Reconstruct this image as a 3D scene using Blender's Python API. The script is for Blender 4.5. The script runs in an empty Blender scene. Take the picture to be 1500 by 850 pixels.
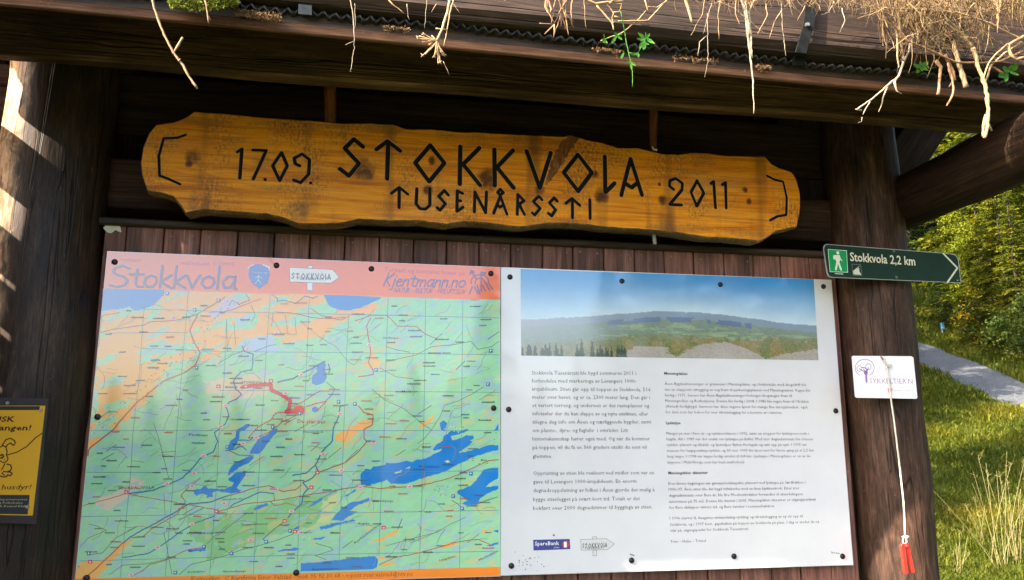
import bpy, math, random
import numpy as np
from mathutils import Vector, Matrix

# ------------------------------------------------------------------ camera, sky, sun, exposure
scene = bpy.context.scene
YAW, PITCH, ROLL, FPX = 0.1861, 0.1940, -0.0016, 1200.0
CAM = np.array([-0.418, -2.407, 1.618])
SUN_AZ = math.radians(250)          # compass-like, clockwise from +Y: the sun stands to the left, a little in front
SUN_EL = math.radians(35.5)
SUN_DIR = Vector((math.sin(SUN_AZ) * math.cos(SUN_EL), math.cos(SUN_AZ) * math.cos(SUN_EL), math.sin(SUN_EL)))
EXPOSURE = 2.25

_f = np.array([math.sin(YAW) * math.cos(PITCH), math.cos(YAW) * math.cos(PITCH), math.sin(PITCH)])
_r0 = np.array([math.cos(YAW), -math.sin(YAW), 0.0])
_u0 = np.cross(_r0, _f)
_r = _r0 * math.cos(ROLL) + _u0 * math.sin(ROLL)
_u = -_r0 * math.sin(ROLL) + _u0 * math.cos(ROLL)

cam_data = bpy.data.cameras.new("camera")
cam = bpy.data.objects.new("camera", cam_data)
scene.collection.objects.link(cam)
cam.matrix_world = Matrix(((_r[0], _u[0], -_f[0], CAM[0]), (_r[1], _u[1], -_f[1], CAM[1]), (_r[2], _u[2], -_f[2], CAM[2]), (0, 0, 0, 1)))
cam_data.sensor_width = 36.0
cam_data.lens = 36.0 * FPX / 1500.0
cam_data.clip_start = 0.05
cam_data.clip_end = 1000.0
scene.camera = cam

world = bpy.data.worlds.new("World")
scene.world = world
world.use_nodes = True
wn = world.node_tree
sky = wn.nodes.new("ShaderNodeTexSky")
sky.sky_type = 'NISHITA'
sky.sun_disc = False
sky.sun_elevation = SUN_EL
sky.sun_rotation = SUN_AZ
sky.dust_density = 4.0
sky.air_density = 1.0
bg = wn.nodes["Background"]
wn.links.new(sky.outputs[0], bg.inputs[0])
bg.inputs[1].default_value = 0.15

sun_d = bpy.data.lights.new("sun", 'SUN')
sun_d.energy = 4.4
sun_d.angle = math.radians(0.5)
sun_d.color = (1.0, 0.86, 0.68)
sun_o = bpy.data.objects.new("sun", sun_d)
scene.collection.objects.link(sun_o)
sun_o.rotation_euler = SUN_DIR.to_track_quat('Z', 'Y').to_euler()

vs = scene.view_settings
vs.view_transform = 'Standard'
vs.look = 'None'
vs.exposure = EXPOSURE
vs.gamma = 1.0
scene.cycles.use_denoising = True
scene.cycles.max_bounces = 6
scene.cycles.diffuse_bounces = 4
scene.cycles.transparent_max_bounces = 6

# ------------------------------------------------------------------ helpers
rng = random.Random(7)
nrg = np.random.default_rng(11)

def ray(px, py):
    return _f + _r * ((px - 750.0) / FPX) - _u * ((py - 425.0) / FPX)

def P(px, py, Y=0.0):
    """Point of the place that stands on the vertical plane y = Y where the photograph shows (px, py)."""
    d = ray(px, py)
    return CAM + d * ((Y - CAM[1]) / d[1])

def PX(px, py, X):
    d = ray(px, py)
    return CAM + d * ((X - CAM[0]) / d[0])

def project(p):
    d = np.asarray(p, float) - CAM
    w = d @ _f
    return np.stack([750 + FPX * (d @ _r) / w, 425 - FPX * (d @ _u) / w], -1)

def lin(c):
    c = np.asarray(c, float) / 255.0
    return tuple(np.where(c <= 0.04045, c / 12.92, ((c + 0.055) / 1.055) ** 2.4))

def empty(name, loc, label=None, cat=None, group=None, rot=None):
    o = bpy.data.objects.new(name, None)
    scene.collection.objects.link(o)
    o.location = Vector([float(v) for v in loc])
    o.empty_display_size = 0.1
    if rot is not None:
        o.rotation_euler = rot
    return tag(o, label, cat, group)

def tag(o, label=None, cat=None, group=None, kind=None):
    if label: o['label'] = label
    if cat: o['category'] = cat
    if group: o['group'] = group
    if kind: o['kind'] = kind
    return o

class MB:
    """Collects polygons (with a colour each) into one mesh."""
    def __init__(self):
        self.v, self.f, self.c, self.m = [], [], [], []
    def add(self, vs, fs, col=None, mi=0):
        n = len(self.v)
        self.v.extend([tuple(float(a) for a in v) for v in vs])
        for f in fs:
            self.f.append(tuple(i + n for i in f)); self.c.append(col); self.m.append(mi)
        return self
    def box(self, lo, hi, col=None, mi=0):
        x0, y0, z0 = lo; x1, y1, z1 = hi
        return self.add([(x0,y0,z0),(x1,y0,z0),(x1,y1,z0),(x0,y1,z0),(x0,y0,z1),(x1,y0,z1),(x1,y1,z1),(x0,y1,z1)],
            [(0,3,2,1),(4,5,6,7),(0,1,5,4),(1,2,6,5),(2,3,7,6),(3,0,4,7)], col, mi)
    def tube(self, pts, rad, n=6, col=None, caps=True, mi=0):
        pts = [Vector([float(a) for a in p]) for p in pts]
        if not hasattr(rad, '__len__'): rad = [rad] * len(pts)
        vs, fs = [], []
        t0 = (pts[1] - pts[0]).normalized()
        a = t0.orthogonal().normalized()
        for i, p in enumerate(pts):
            t = (pts[min(i+1, len(pts)-1)] - pts[max(i-1, 0)])
            t = t.normalized() if t.length > 1e-9 else t0
            a = (a - t * a.dot(t)); a = a.normalized() if a.length > 1e-6 else t.orthogonal().normalized()
            b = t.cross(a)
            for k in range(n):
                an = 2 * math.pi * k / n
                vs.append(p + (a * math.cos(an) + b * math.sin(an)) * rad[i])
        for i in range(len(pts)-1):
            for k in range(n):
                k2 = (k+1) % n
                fs.append((i*n+k, i*n+k2, (i+1)*n+k2, (i+1)*n+k))
        if caps:
            fs.append(tuple(range(n-1, -1, -1))); fs.append(tuple((len(pts)-1)*n + k for k in range(n)))
        return self.add(vs, fs, col, mi)
    def build(self, name, mats, parent=None, loc=None, rot=None, smooth=False, local=False):
        """Vertices are world positions unless local=True; they are stored relative to loc (or the parent)."""
        base = Vector((0,0,0))
        if parent is not None: base = parent.location.copy()
        off = Vector([float(a) for a in loc]) if loc is not None else base
        me = bpy.data.meshes.new(name)
        V = np.array(self.v, float).reshape(-1, 3)
        if not local: V = V - np.array(off)
        me.from_pydata(V.tolist(), [], self.f)
        if any(c is not None for c in self.c):
            at = me.color_attributes.new('Col', 'FLOAT_COLOR', 'CORNER')
            buf = []
            for f, c in zip(self.f, self.c):
                c = c if c is not None else (0.5, 0.5, 0.5)
                buf.extend([c[0], c[1], c[2], 1.0] * len(f))
            at.data.foreach_set('color', buf)
        if not isinstance(mats, (list, tuple)): mats = [mats]
        for m in mats: me.materials.append(m)
        if len(mats) > 1: me.polygons.foreach_set('material_index', self.m)
        if smooth: me.polygons.foreach_set('use_smooth', [True] * len(me.polygons))
        me.update()
        o = bpy.data.objects.new(name, me)
        scene.collection.objects.link(o)
        if parent is not None:
            o.parent = parent
            o.location = off - base
        else:
            o.location = off
        if rot is not None: o.rotation_euler = rot
        return o

def grid_object(name, X, Y, Z, mat, cols=None, parent=None, loc=(0,0,0), smooth=True):
    """Mesh from 2-D arrays of positions, optional per-vertex colour."""
    h, w = X.shape
    V = np.stack([X, Y, Z], -1).reshape(-1, 3) - np.array([float(a) for a in loc])
    i = np.arange(h*w).reshape(h, w)
    F = np.stack([i[:-1,:-1], i[:-1,1:], i[1:,1:], i[1:,:-1]], -1).reshape(-1, 4)
    return np_object(name, V, F, mat, None if cols is None else cols.reshape(-1, 3), parent, loc, smooth)

def np_object(name, V, F, mat, cols=None, parent=None, loc=(0,0,0), smooth=False):
    me = np_mesh(name, V, F, mat, cols, smooth)
    o = bpy.data.objects.new(name, me)
    scene.collection.objects.link(o)
    base = Vector((0,0,0))
    if parent is not None:
        o.parent = parent; base = parent.location
    o.location = Vector([float(a) for a in loc]) - base
    return o

def np_mesh(name, V, F, mat, cols=None, smooth=False):
    me = bpy.data.meshes.new(name)
    k = F.shape[1]
    me.vertices.add(len(V)); me.vertices.foreach_set('co', np.ascontiguousarray(V, dtype=np.float32).ravel())
    me.loops.add(F.size); me.loops.foreach_set('vertex_index', np.ascontiguousarray(F, dtype=np.int32).ravel())
    me.polygons.add(len(F))
    me.polygons.foreach_set('loop_start', np.arange(0, F.size, k, dtype=np.int32))
    me.polygons.foreach_set('loop_total', np.full(len(F), k, dtype=np.int32))
    if smooth: me.polygons.foreach_set('use_smooth', np.ones(len(F), dtype=bool))
    me.update(calc_edges=True)
    if cols is not None:
        at = me.color_attributes.new('Col', 'FLOAT_COLOR', 'POINT')
        at.data.foreach_set('color', np.concatenate([cols, np.ones((len(cols), 1))], 1).astype(np.float32).ravel())
    me.materials.append(mat)
    return me

def copy_tree(o, parent=None):
    c = o.copy(); scene.collection.objects.link(c); c.parent = parent
    for ch in list(o.children): copy_tree(ch, c)
    return c

def vnoise(x, y, seed=0):
    """smooth value noise on arrays, 0..1"""
    r = np.random.default_rng(seed).random((257, 257))
    xi = np.floor(x).astype(int); yi = np.floor(y).astype(int)
    fx = x - xi; fy = y - yi
    fx = fx*fx*(3-2*fx); fy = fy*fy*(3-2*fy)
    xi %= 256; yi %= 256
    return (r[yi, xi]*(1-fx) + r[yi, xi+1]*fx)*(1-fy) + (r[yi+1, xi]*(1-fx) + r[yi+1, xi+1]*fx)*fy

def fbm(x, y, seed=0, o=4):
    s, a, t = 0, 0.5, 0
    for k in range(o):
        s = s + a*vnoise(x*2**k, y*2**k, seed+k); t += a; a *= 0.55
    return s / t

def in_poly(px, py, poly):
    r = np.zeros(px.shape, bool)
    n = len(poly)
    for i in range(n):
        x0, y0 = poly[i]; x1, y1 = poly[(i+1) % n]
        if y0 == y1: continue
        c = ((y0 > py) != (y1 > py)) & (px < (x1-x0)*(py-y0)/(y1-y0)+x0)
        r ^= c
    return r

# ------------------------------------------------------------------ materials
def new_mat(name):
    m = bpy.data.materials.new(name); m.use_nodes = True
    nt = m.node_tree
    return m, nt, nt.nodes["Principled BSDF"]

def N(nt, typ, **kw):
    n = nt.nodes.new(typ)
    for k, v in kw.items():
        if k.startswith('i_'): n.inputs[k[2:].replace('_', ' ')].default_value = v
        else: setattr(n, k, v)
    return n

def ramp(nt, fac, stops):
    r = nt.nodes.new('ShaderNodeValToRGB')
    while len(r.color_ramp.elements) < len(stops): r.color_ramp.elements.new(0.5)
    for e, (p, c) in zip(r.color_ramp.elements, stops):
        e.position = p; e.color = (*c, 1) if len(c) == 3 else c
    nt.links.new(fac, r.inputs[0])
    return r.outputs[0]

def mixc(nt, fac, a, b, mode='MIX'):
    m = nt.nodes.new('ShaderNodeMix'); m.data_type = 'RGBA'; m.blend_type = mode
    for s, v in ((m.inputs[0], fac), (m.inputs[6], a), (m.inputs[7], b)):
        if hasattr(v, 'is_linked'): nt.links.new(v, s)
        elif isinstance(v, (int, float)): s.default_value = v
        else: s.default_value = (*v, 1)
    return m.outputs[2]

def math_n(nt, op, a, b=None, c=None, clamp=False):
    m = nt.nodes.new('ShaderNodeMath'); m.operation = op; m.use_clamp = clamp
    for i, v in enumerate((a, b, c)):
        if v is None: continue
        if hasattr(v, 'is_linked'): nt.links.new(v, m.inputs[i])
        else: m.inputs[i].default_value = v
    return m.outputs[0]

def coords(nt, scale=(1,1,1), rand=True):
    tc = nt.nodes.new('ShaderNodeTexCoord')
    mp = nt.nodes.new('ShaderNodeMapping'); mp.inputs['Scale'].default_value = scale
    v = tc.outputs['Object']
    if rand:
        oi = nt.nodes.new('ShaderNodeObjectInfo')
        ml = nt.nodes.new('ShaderNodeVectorMath'); ml.operation = 'MULTIPLY'
        cb = nt.nodes.new('ShaderNodeCombineXYZ')
        for i in range(3): nt.links.new(math_n(nt, 'MULTIPLY', oi.outputs['Random'], 7.3 + 5.1*i), cb.inputs[i])
        ad = nt.nodes.new('ShaderNodeVectorMath'); ad.operation = 'ADD'
        nt.links.new(v, ad.inputs[0]); nt.links.new(cb.outputs[0], ad.inputs[1]); v = ad.outputs[0]
    nt.links.new(v, mp.inputs[0])
    return mp.outputs[0]

def noise(nt, vec, scale, detail=4, rough=0.55, dist=0.0):
    n = nt.nodes.new('ShaderNodeTexNoise')
    n.inputs['Scale'].default_value = scale; n.inputs['Detail'].default_value = detail
    n.inputs['Roughness'].default_value = rough; n.inputs['Distortion'].default_value = dist
    nt.links.new(vec, n.inputs['Vector'])
    return n.outputs['Fac']

def bump(nt, h, strength, dist, bsdf, prev=None):
    b = nt.nodes.new('ShaderNodeBump'); b.inputs['Strength'].default_value = strength; b.inputs['Distance'].default_value = dist
    nt.links.new(h, b.inputs['Height'])
    if prev is not None: nt.links.new(prev, b.inputs['Normal'])
    nt.links.new(b.outputs[0], bsdf.inputs['Normal'])
    return b.outputs[0]

def wood_mat(name, dark, mid, light, rough=0.7, k=0.06, s=26, bstr=0.6, blotch=0.5, vary=0.25, cracks=0.0, knots=0.0, spec=0.4):
    """Stained timber, grain along the local Z axis."""
    m, nt, b = new_mat(name)
    v = coords(nt, (1, 1, k))
    v1 = coords(nt, (1, 1, 0.35))
    g = noise(nt, v, s, 6, 0.62, 1.2)
    fine = noise(nt, v, s*5, 4, 0.6, 0.4)
    bl = noise(nt, v1, 5.0, 4, 0.6, 0.6)
    col = ramp(nt, g, [(0.30, dark), (0.52, mid), (0.74, light)])
    blm = ramp(nt, bl, [(0.35, (1-blotch,)*3), (0.65, (1+blotch*0.5,)*3)])
    col = mixc(nt, 1.0, col, blm, 'MULTIPLY')
    fm = ramp(nt, fine, [(0.32, (0.55,)*3), (0.5, (0.95,)*3), (0.68, (1.4,)*3)])
    col = mixc(nt, 1.0, col, fm, 'MULTIPLY')
    if vary:
        oi = nt.nodes.new('ShaderNodeObjectInfo')
        vm = ramp(nt, oi.outputs['Random'], [(0, (1-vary, 1-vary*1.1, 1-vary)), (0.5, (1, 1, 1.02)), (1, (1+vary, 1+vary*.8, 1+vary*.85))])
        col = mixc(nt, 1.0, col, vm, 'MULTIPLY')
    lich = noise(nt, coords(nt, (1, 1, 0.6)), 95, 3, 0.7)
    lm = ramp(nt, lich, [(0.66, (0,0,0)), (0.74, (1,1,1))])
    col = mixc(nt, math_n(nt, 'MULTIPLY', lm, 0.30), col, tuple(min(0.5, c*2.6 + 0.01) for c in light))
    h = math_n(nt, 'ADD', g, math_n(nt, 'MULTIPLY', fine, 0.35))
    if knots:
        vk = nt.nodes.new('ShaderNodeTexVoronoi'); vk.feature = 'F1'; vk.inputs['Scale'].default_value = 3.2
        nt.links.new(coords(nt, (1.6, 1.6, 1.0)), vk.inputs['Vector'])
        km = ramp(nt, vk.outputs['Distance'], [(0.03, (1,1,1)), (0.10, (0,0,0))])
        col = mixc(nt, math_n(nt, 'MULTIPLY', km, knots), col, tuple(c*0.35 for c in dark))
        h = math_n(nt, 'SUBTRACT', h, math_n(nt, 'MULTIPLY', km, 0.5))
    if cracks:
        cv = coords(nt, (1, 1, 0.012))
        cn = noise(nt, cv, 13, 3, 0.55, 0.8)
        cm = ramp(nt, math_n(nt, 'ABSOLUTE', math_n(nt, 'SUBTRACT', cn, 0.5)), [(0.0, (1,1,1)), (0.013, (0,0,0))])
        col = mixc(nt, math_n(nt, 'MULTIPLY', cm, cracks), col, tuple(c*0.12 for c in dark))
        h = math_n(nt, 'SUBTRACT', h, math_n(nt, 'MULTIPLY', cm, 1.2))
    nt.links.new(col, b.inputs['Base Color'])
    b.inputs['Roughness'].default_value = rough
    b.inputs['Specular IOR Level'].default_value = spec
    bump(nt, h, bstr, 0.004, b)
    return m

def sunlit_post_mat():
    """the left post: dark stain, pale flakes painted on its outer side to brighten the sun patches"""
    m = wood_mat('sunlit_post_log', lin((40,29,23)), lin((60,44,35)), lin((84,62,49)), 0.5, 0.12, 42, 0.5, 0.45, 0.0, cracks=0.9, knots=0.5, spec=0.3)
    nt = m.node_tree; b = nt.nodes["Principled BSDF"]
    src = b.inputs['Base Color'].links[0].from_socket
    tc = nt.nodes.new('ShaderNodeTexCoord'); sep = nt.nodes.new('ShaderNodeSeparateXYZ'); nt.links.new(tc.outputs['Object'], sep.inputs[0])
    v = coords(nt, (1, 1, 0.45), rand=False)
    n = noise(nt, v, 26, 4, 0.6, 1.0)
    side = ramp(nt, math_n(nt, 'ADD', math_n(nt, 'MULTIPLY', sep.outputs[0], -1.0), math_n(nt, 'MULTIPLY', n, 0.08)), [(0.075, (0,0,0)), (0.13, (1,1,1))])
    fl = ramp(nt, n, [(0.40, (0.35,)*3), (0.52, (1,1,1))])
    tone = ramp(nt, noise(nt, v, 60, 4, 0.7), [(0.35, lin((190,132,88))), (0.6, lin((244,204,160)))])  # sunlight put into the colour of the post's left side
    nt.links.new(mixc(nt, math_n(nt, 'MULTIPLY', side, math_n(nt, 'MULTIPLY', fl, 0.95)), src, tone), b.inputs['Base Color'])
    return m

def plain(name, col, rough=0.5, metal=0.0, var=0.15, sc=40, bs=0.1, spec=0.5, coat=0.0):
    m, nt, b = new_mat(name)
    v = coords(nt)
    n = noise(nt, v, sc, 4, 0.6)
    c = ramp(nt, n, [(0.3, tuple(x*(1-var) for x in col)), (0.7, tuple(min(1, x*(1+var)) for x in col))])
    nt.links.new(c, b.inputs['Base Color'])
    b.inputs['Roughness'].default_value = rough; b.inputs['Metallic'].default_value = metal
    b.inputs['Specular IOR Level'].default_value = spec
    b.inputs['Coat Weight'].default_value = coat
    if bs: bump(nt, n, bs, 0.002, b)
    return m

def print_mat(name, rough=0.09, spec=0.5, dust=0.06, ior=1.5):
    """Laminated print: its colour comes from the printed pieces, gloss from the laminate."""
    m, nt, b = new_mat(name)
    a = nt.nodes.new('ShaderNodeAttribute'); a.attribute_name = 'Col'
    v = coords(nt, rand=False)
    n = noise(nt, v, 6, 5, 0.65)
    n2 = noise(nt, v, 420, 2, 0.5)
    d = ramp(nt, n, [(0.35, (1-dust,)*3), (0.7, (1,)*3)])
    c = mixc(nt, 1.0, a.outputs['Color'], d, 'MULTIPLY')
    sp = ramp(nt, n2, [(0.70, (0,0,0)), (0.78, (1,1,1))])
    c = mixc(nt, math_n(nt, 'MULTIPLY', sp, 0.10), c, (0.30, 0.27, 0.22))
    nt.links.new(c, b.inputs['Base Color'])
    r = ramp(nt, n, [(0.3, (rough*0.7,)*3), (0.75, (rough*1.8,)*3)])
    nt.links.new(r, b.inputs['Roughness'])
    b.inputs['Specular IOR Level'].default_value = spec
    b.inputs['IOR'].default_value = ior
    w = noise(nt, v, 2.5, 2, 0.5)
    bump(nt, w, 0.12, 0.01, b)
    return m

M = {}
M['beam'] = wood_mat('dark_beam_wood', lin((58,42,28)), lin((98,74,48)), lin((140,110,74)), 0.7, 0.06, 24, 1.0, 0.5, 0.1, spec=0.25, knots=0.5, cracks=0.3)
M['post'] = wood_mat('dark_post_log', lin((46,33,26)), lin((70,51,41)), lin((98,73,58)), 0.6, 0.12, 42, 0.5, 0.5, 0.1, cracks=0.9, knots=0.5, spec=0.2)
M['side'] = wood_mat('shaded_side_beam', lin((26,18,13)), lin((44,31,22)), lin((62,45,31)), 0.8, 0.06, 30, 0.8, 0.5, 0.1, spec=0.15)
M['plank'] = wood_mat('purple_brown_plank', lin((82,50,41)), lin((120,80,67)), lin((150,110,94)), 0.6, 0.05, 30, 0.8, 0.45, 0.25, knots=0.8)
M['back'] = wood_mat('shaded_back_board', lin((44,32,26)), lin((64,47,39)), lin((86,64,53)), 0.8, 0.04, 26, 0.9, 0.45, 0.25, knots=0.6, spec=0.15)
M['edge'] = wood_mat('brown_board_edge', lin((84,58,42)), lin((112,80,60)), lin((136,100,76)), 0.8, 0.05, 40, 0.7, 0.35, 0.0, spec=0.15)
M['wet'] = wood_mat('wet_dark_board', lin((38,28,20)), lin((58,44,32)), lin((80,62,44)), 0.6, 0.08, 40, 0.9, 0.5, 0.0)
M['fascia'] = wood_mat('turf_log_wood', lin((46,34,27)), lin((66,50,40)), lin((86,66,52)), 0.8, 0.07, 30, 0.8, 0.4, 0.0, cracks=0.3)
M['peg'] = wood_mat('peg_wood', lin((96,52,24)), lin((136,80,38)), lin((166,106,58)), 0.6, 0.08, 60, 0.5, 0.4, 0.1)
M['black'] = plain('black_membrane', (0.010, 0.011, 0.012), 0.45, var=0.3)
M['rim'] = plain('membrane_rim', (0.028, 0.029, 0.028), 0.6, var=0.7, sc=90)
M['steel'] = plain('dull_steel', (0.10, 0.105, 0.11), 0.5, 0.7, 0.3, 30, 0.2)
M['strap'] = plain('painted_strap', (0.012, 0.014, 0.015), 0.9, 0.0, 0.5, 30, 0.2, spec=0.08)
M['screw'] = plain('black_screw_head', (0.012, 0.011, 0.012), 0.35, 0.2, 0.2, 200, 0.1)
M['nut'] = plain('bright_nut', (0.55, 0.55, 0.45), 0.3, 0.9, 0.2)
M['sunlit_post'] = sunlit_post_mat()
M['print'] = print_mat('laminated_print', 0.045, 0.5, 0.06, 2.05)
M['board_white'] = plain('white_panel_sheet', (0.78, 0.79, 0.80), 0.1, 0.0, 0.03, 4, 0.0)
M['letter'] = plain('black_letter_paint', (0.008, 0.008, 0.009), 0.75, 0, 0.3, 300, 0.2, spec=0.15)
M['red'] = plain('red_plastic', (0.80, 0.03, 0.02), 0.3, 0, 0.05, 30, 0.0, coat=0.3)
M['cord'] = plain('white_cord', (0.62, 0.58, 0.50), 0.8, 0, 0.15, 500, 0.6)
M['dry'] = plain('dry_straw', (0.34, 0.22, 0.105), 0.7, 0, 0.35, 60, 0.3)
M['dryred'] = plain('dry_red_stalk', (0.26, 0.14, 0.065), 0.7, 0, 0.35, 60, 0.3)
M['root'] = plain('grey_root', (0.30, 0.24, 0.17), 0.85, 0, 0.35, 80, 0.5)
M['soil'] = plain('turf_soil', (0.05, 0.035, 0.022), 0.95, 0, 0.5, 30, 0.8)
M['paper'] = plain('torn_paper', (0.72, 0.66, 0.52), 0.8, 0, 0.1)

def leaf_mat(name, cols, trans=0.35, rough=0.55, sc=1.2, attr=True):
    m, nt, b = new_mat(name)
    v = coords(nt, rand=True)
    n = noise(nt, v, sc, 3, 0.6)
    c = ramp(nt, n, [(0.3, cols[0]), (0.5, cols[1]), (0.7, cols[2])])
    if attr:
        a = nt.nodes.new('ShaderNodeAttribute'); a.attribute_name = 'Col'
        c = mixc(nt, 1.0, c, a.outputs['Color'], 'MULTIPLY')
    nt.links.new(c, b.inputs['Base Color'])
    b.inputs['Roughness'].default_value = rough; b.inputs['Specular IOR Level'].default_value = 0.15
    t = nt.nodes.new('ShaderNodeBsdfTranslucent')
    nt.links.new(mixc(nt, 1.0, c, (1.5, 1.6, 0.6), 'MULTIPLY'), t.inputs[0])
    ms = nt.nodes.new('ShaderNodeMixShader'); ms.inputs[0].default_value = trans
    nt.links.new(b.outputs[0], ms.inputs[1]); nt.links.new(t.outputs[0], ms.inputs[2])
    nt.links.new(ms.outputs[0], nt.nodes['Material Output'].inputs[0])
    return m

def drymix_mat():
    m, nt, b = new_mat('mixed_dry_grass')
    a = nt.nodes.new('ShaderNodeAttribute'); a.attribute_name = 'Col'
    n = noise(nt, coords(nt, rand=False), 60, 3, 0.6)
    nt.links.new(mixc(nt, 1.0, a.outputs['Color'], ramp(nt, n, [(0.3, (0.7,)*3), (0.7, (1.2,)*3)]), 'MULTIPLY'), b.inputs['Base Color'])
    b.inputs['Roughness'].default_value = 0.8; b.inputs['Specular IOR Level'].default_value = 0.2
    return m
M['drymix'] = drymix_mat()
DRYC = [(0.34,0.22,0.11), (0.28,0.18,0.08), (0.18,0.11,0.05), (0.10,0.06,0.03), (0.40,0.29,0.16), (0.06,0.04,0.025)]

# ------------------------------------------------------------------ terrain
UDIR = np.array([math.sin(0.67), math.cos(0.67)])
VDIR = np.array([math.cos(0.67), -math.sin(0.67)])
def ground_z(x, y):
    """Level round the shelter, a meadow that climbs beyond it, a steeper wooded bank past the road."""
    x = np.asarray(x, float); y = np.asarray(y, float)
    s = (x - CAM[0]) * UDIR[0] + (y - CAM[1]) * UDIR[1] - 1.5
    q = np.maximum(s, 0)
    q1 = np.minimum(q, 19.5)
    z = 0.15 * q1 + 0.004 * q1 ** 2 + np.maximum(q - 19.5, 0) * 0.30 + np.clip(q - 19.5, 0, 3) * 0.25
    z = z * (1 - np.exp(-(q / 2.0) ** 2))
    z = z + np.clip(q - 2.5, 0, 3) / 3 * 0.10 * (fbm(x * 0.45 + 40, y * 0.45 + 40, 5, 3) - 0.5)
    return z

def T(px, py, lift=0.0):
    d = ray(px, py); t = 1.5
    while t < 200:
        p = CAM + d * t
        if p[2] < ground_z(p[0], p[1]): break
        t += 0.05
    return CAM + d * t

def axis_values(lo, hi, fine_lo, fine_hi, fine, coarse):
    a = np.arange(lo, fine_lo, coarse); b = np.arange(fine_lo, fine_hi, fine); c = np.arange(fine_hi, hi + coarse, coarse)
    return np.concatenate([a, b, c])
gx = axis_values(-160, 220, -2, 34, 0.3, 6.0); gy = axis_values(-160, 220, -2, 34, 0.3, 6.0)
GX, GY = np.meshgrid(gx, gy)
m, nt, b = new_mat('meadow_soil_and_grass')
v = coords(nt, rand=False)
c = ramp(nt, noise(nt, v, 1.6, 5, 0.65), [(0.32, lin((40,46,18))), (0.5, lin((62,72,26))), (0.68, lin((92,88,38)))])
c2 = ramp(nt, noise(nt, v, 30, 4, 0.7), [(0.3, (0.55,)*3), (0.7, (1.3,)*3)])
nt.links.new(mixc(nt, 1.0, c, c2, 'MULTIPLY'), b.inputs['Base Color']); b.inputs['Roughness'].default_value = 0.95
bump(nt, noise(nt, v, 25, 4, 0.7), 1.0, 0.05, b)
M['meadow'] = m
ground = grid_object('ground', GX, GY, ground_z(GX, GY), m)
tag(ground, kind='structure')

# gravel road: edges taken from the ground itself
left_edge = [T(1343, 538), T(1384, 556), T(1424, 576), T(1462, 591), T(1500, 606)]
right_edge = [T(1337, 501), T(1376, 511), T(1415, 527), T(1458, 543), T(1500, 562)]
def extend(e, k0, k1):
    a = e[0] + (e[0] - e[1]) / np.linalg.norm(e[0] - e[1]) * k0
    z = e[-1] + (e[-1] - e[-2]) / np.linalg.norm(e[-1] - e[-2]) * k1
    return [a] + e + [z]
left_edge = extend(left_edge, 14, 14); right_edge = extend(right_edge, 14, 14)
def resample(e, n):
    e = np.array(e); d = np.concatenate([[0], np.cumsum(np.linalg.norm(np.diff(e[:, :2], axis=0), axis=1))])
    t = np.linspace(0, d[-1], n)
    return np.stack([np.interp(t, d, e[:, k]) for k in range(2)], -1)
LE, RE = resample(left_edge, 160), resample(right_edge, 160)
tt = np.linspace(0, 1, 24)[None, :, None]
RXY = LE[:, None, :] * (1 - tt) + RE[:, None, :] * tt
wob = 0.25 * (fbm(np.arange(160)[:, None] * 0.3 + 3, np.zeros((160, 1)) + 9, 3, 3) - 0.5)
RX = RXY[..., 0] + wob * np.where(tt[..., 0] < 0.1, 1, 0); RY = RXY[..., 1]
RZ = ground_z(RX, RY) + 0.02 + 0.015 * np.sin(tt[..., 0] * math.pi) - np.where((tt[..., 0] < 0.01) | (tt[..., 0] > 0.99), 0.12, 0)
m, nt, b = new_mat('gravel')
v = coords(nt, rand=False)
n1 = noise(nt, v, 38, 5, 0.75); n2 = noise(nt, v, 1.4, 4, 0.6)
c = ramp(nt, n1, [(0.3, lin((62,66,72))), (0.5, lin((92,97,104))), (0.7, lin((128,130,134)))])
c = mixc(nt, 1.0, c, ramp(nt, n2, [(0.3, (0.75, 0.76, 0.74)), (0.7, (1.12,)*3)]), 'MULTIPLY')
nt.links.new(c, b.inputs['Base Color']); b.inputs['Roughness'].default_value = 0.9
bump(nt, n1, 1.0, 0.03, b)
road = grid_object('gravel_road', RX, RY, RZ, m); tag(road, kind='structure')

# ------------------------------------------------------------------ the shelter
SH = empty('information_shelter', (0, 0.05, 0), 'dark brown log shelter with turf roof carrying the map and the information board', 'shelter')

def frame_rot(p0, p1, side):
    z = (Vector(p1) - Vector(p0)).normalized()
    x = Vector(side); x = (x - z * x.dot(z)).normalized()
    y = z.cross(x)
    return Matrix((x, y, z)).transposed().to_euler(), (Vector(p1) - Vector(p0)).length

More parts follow.
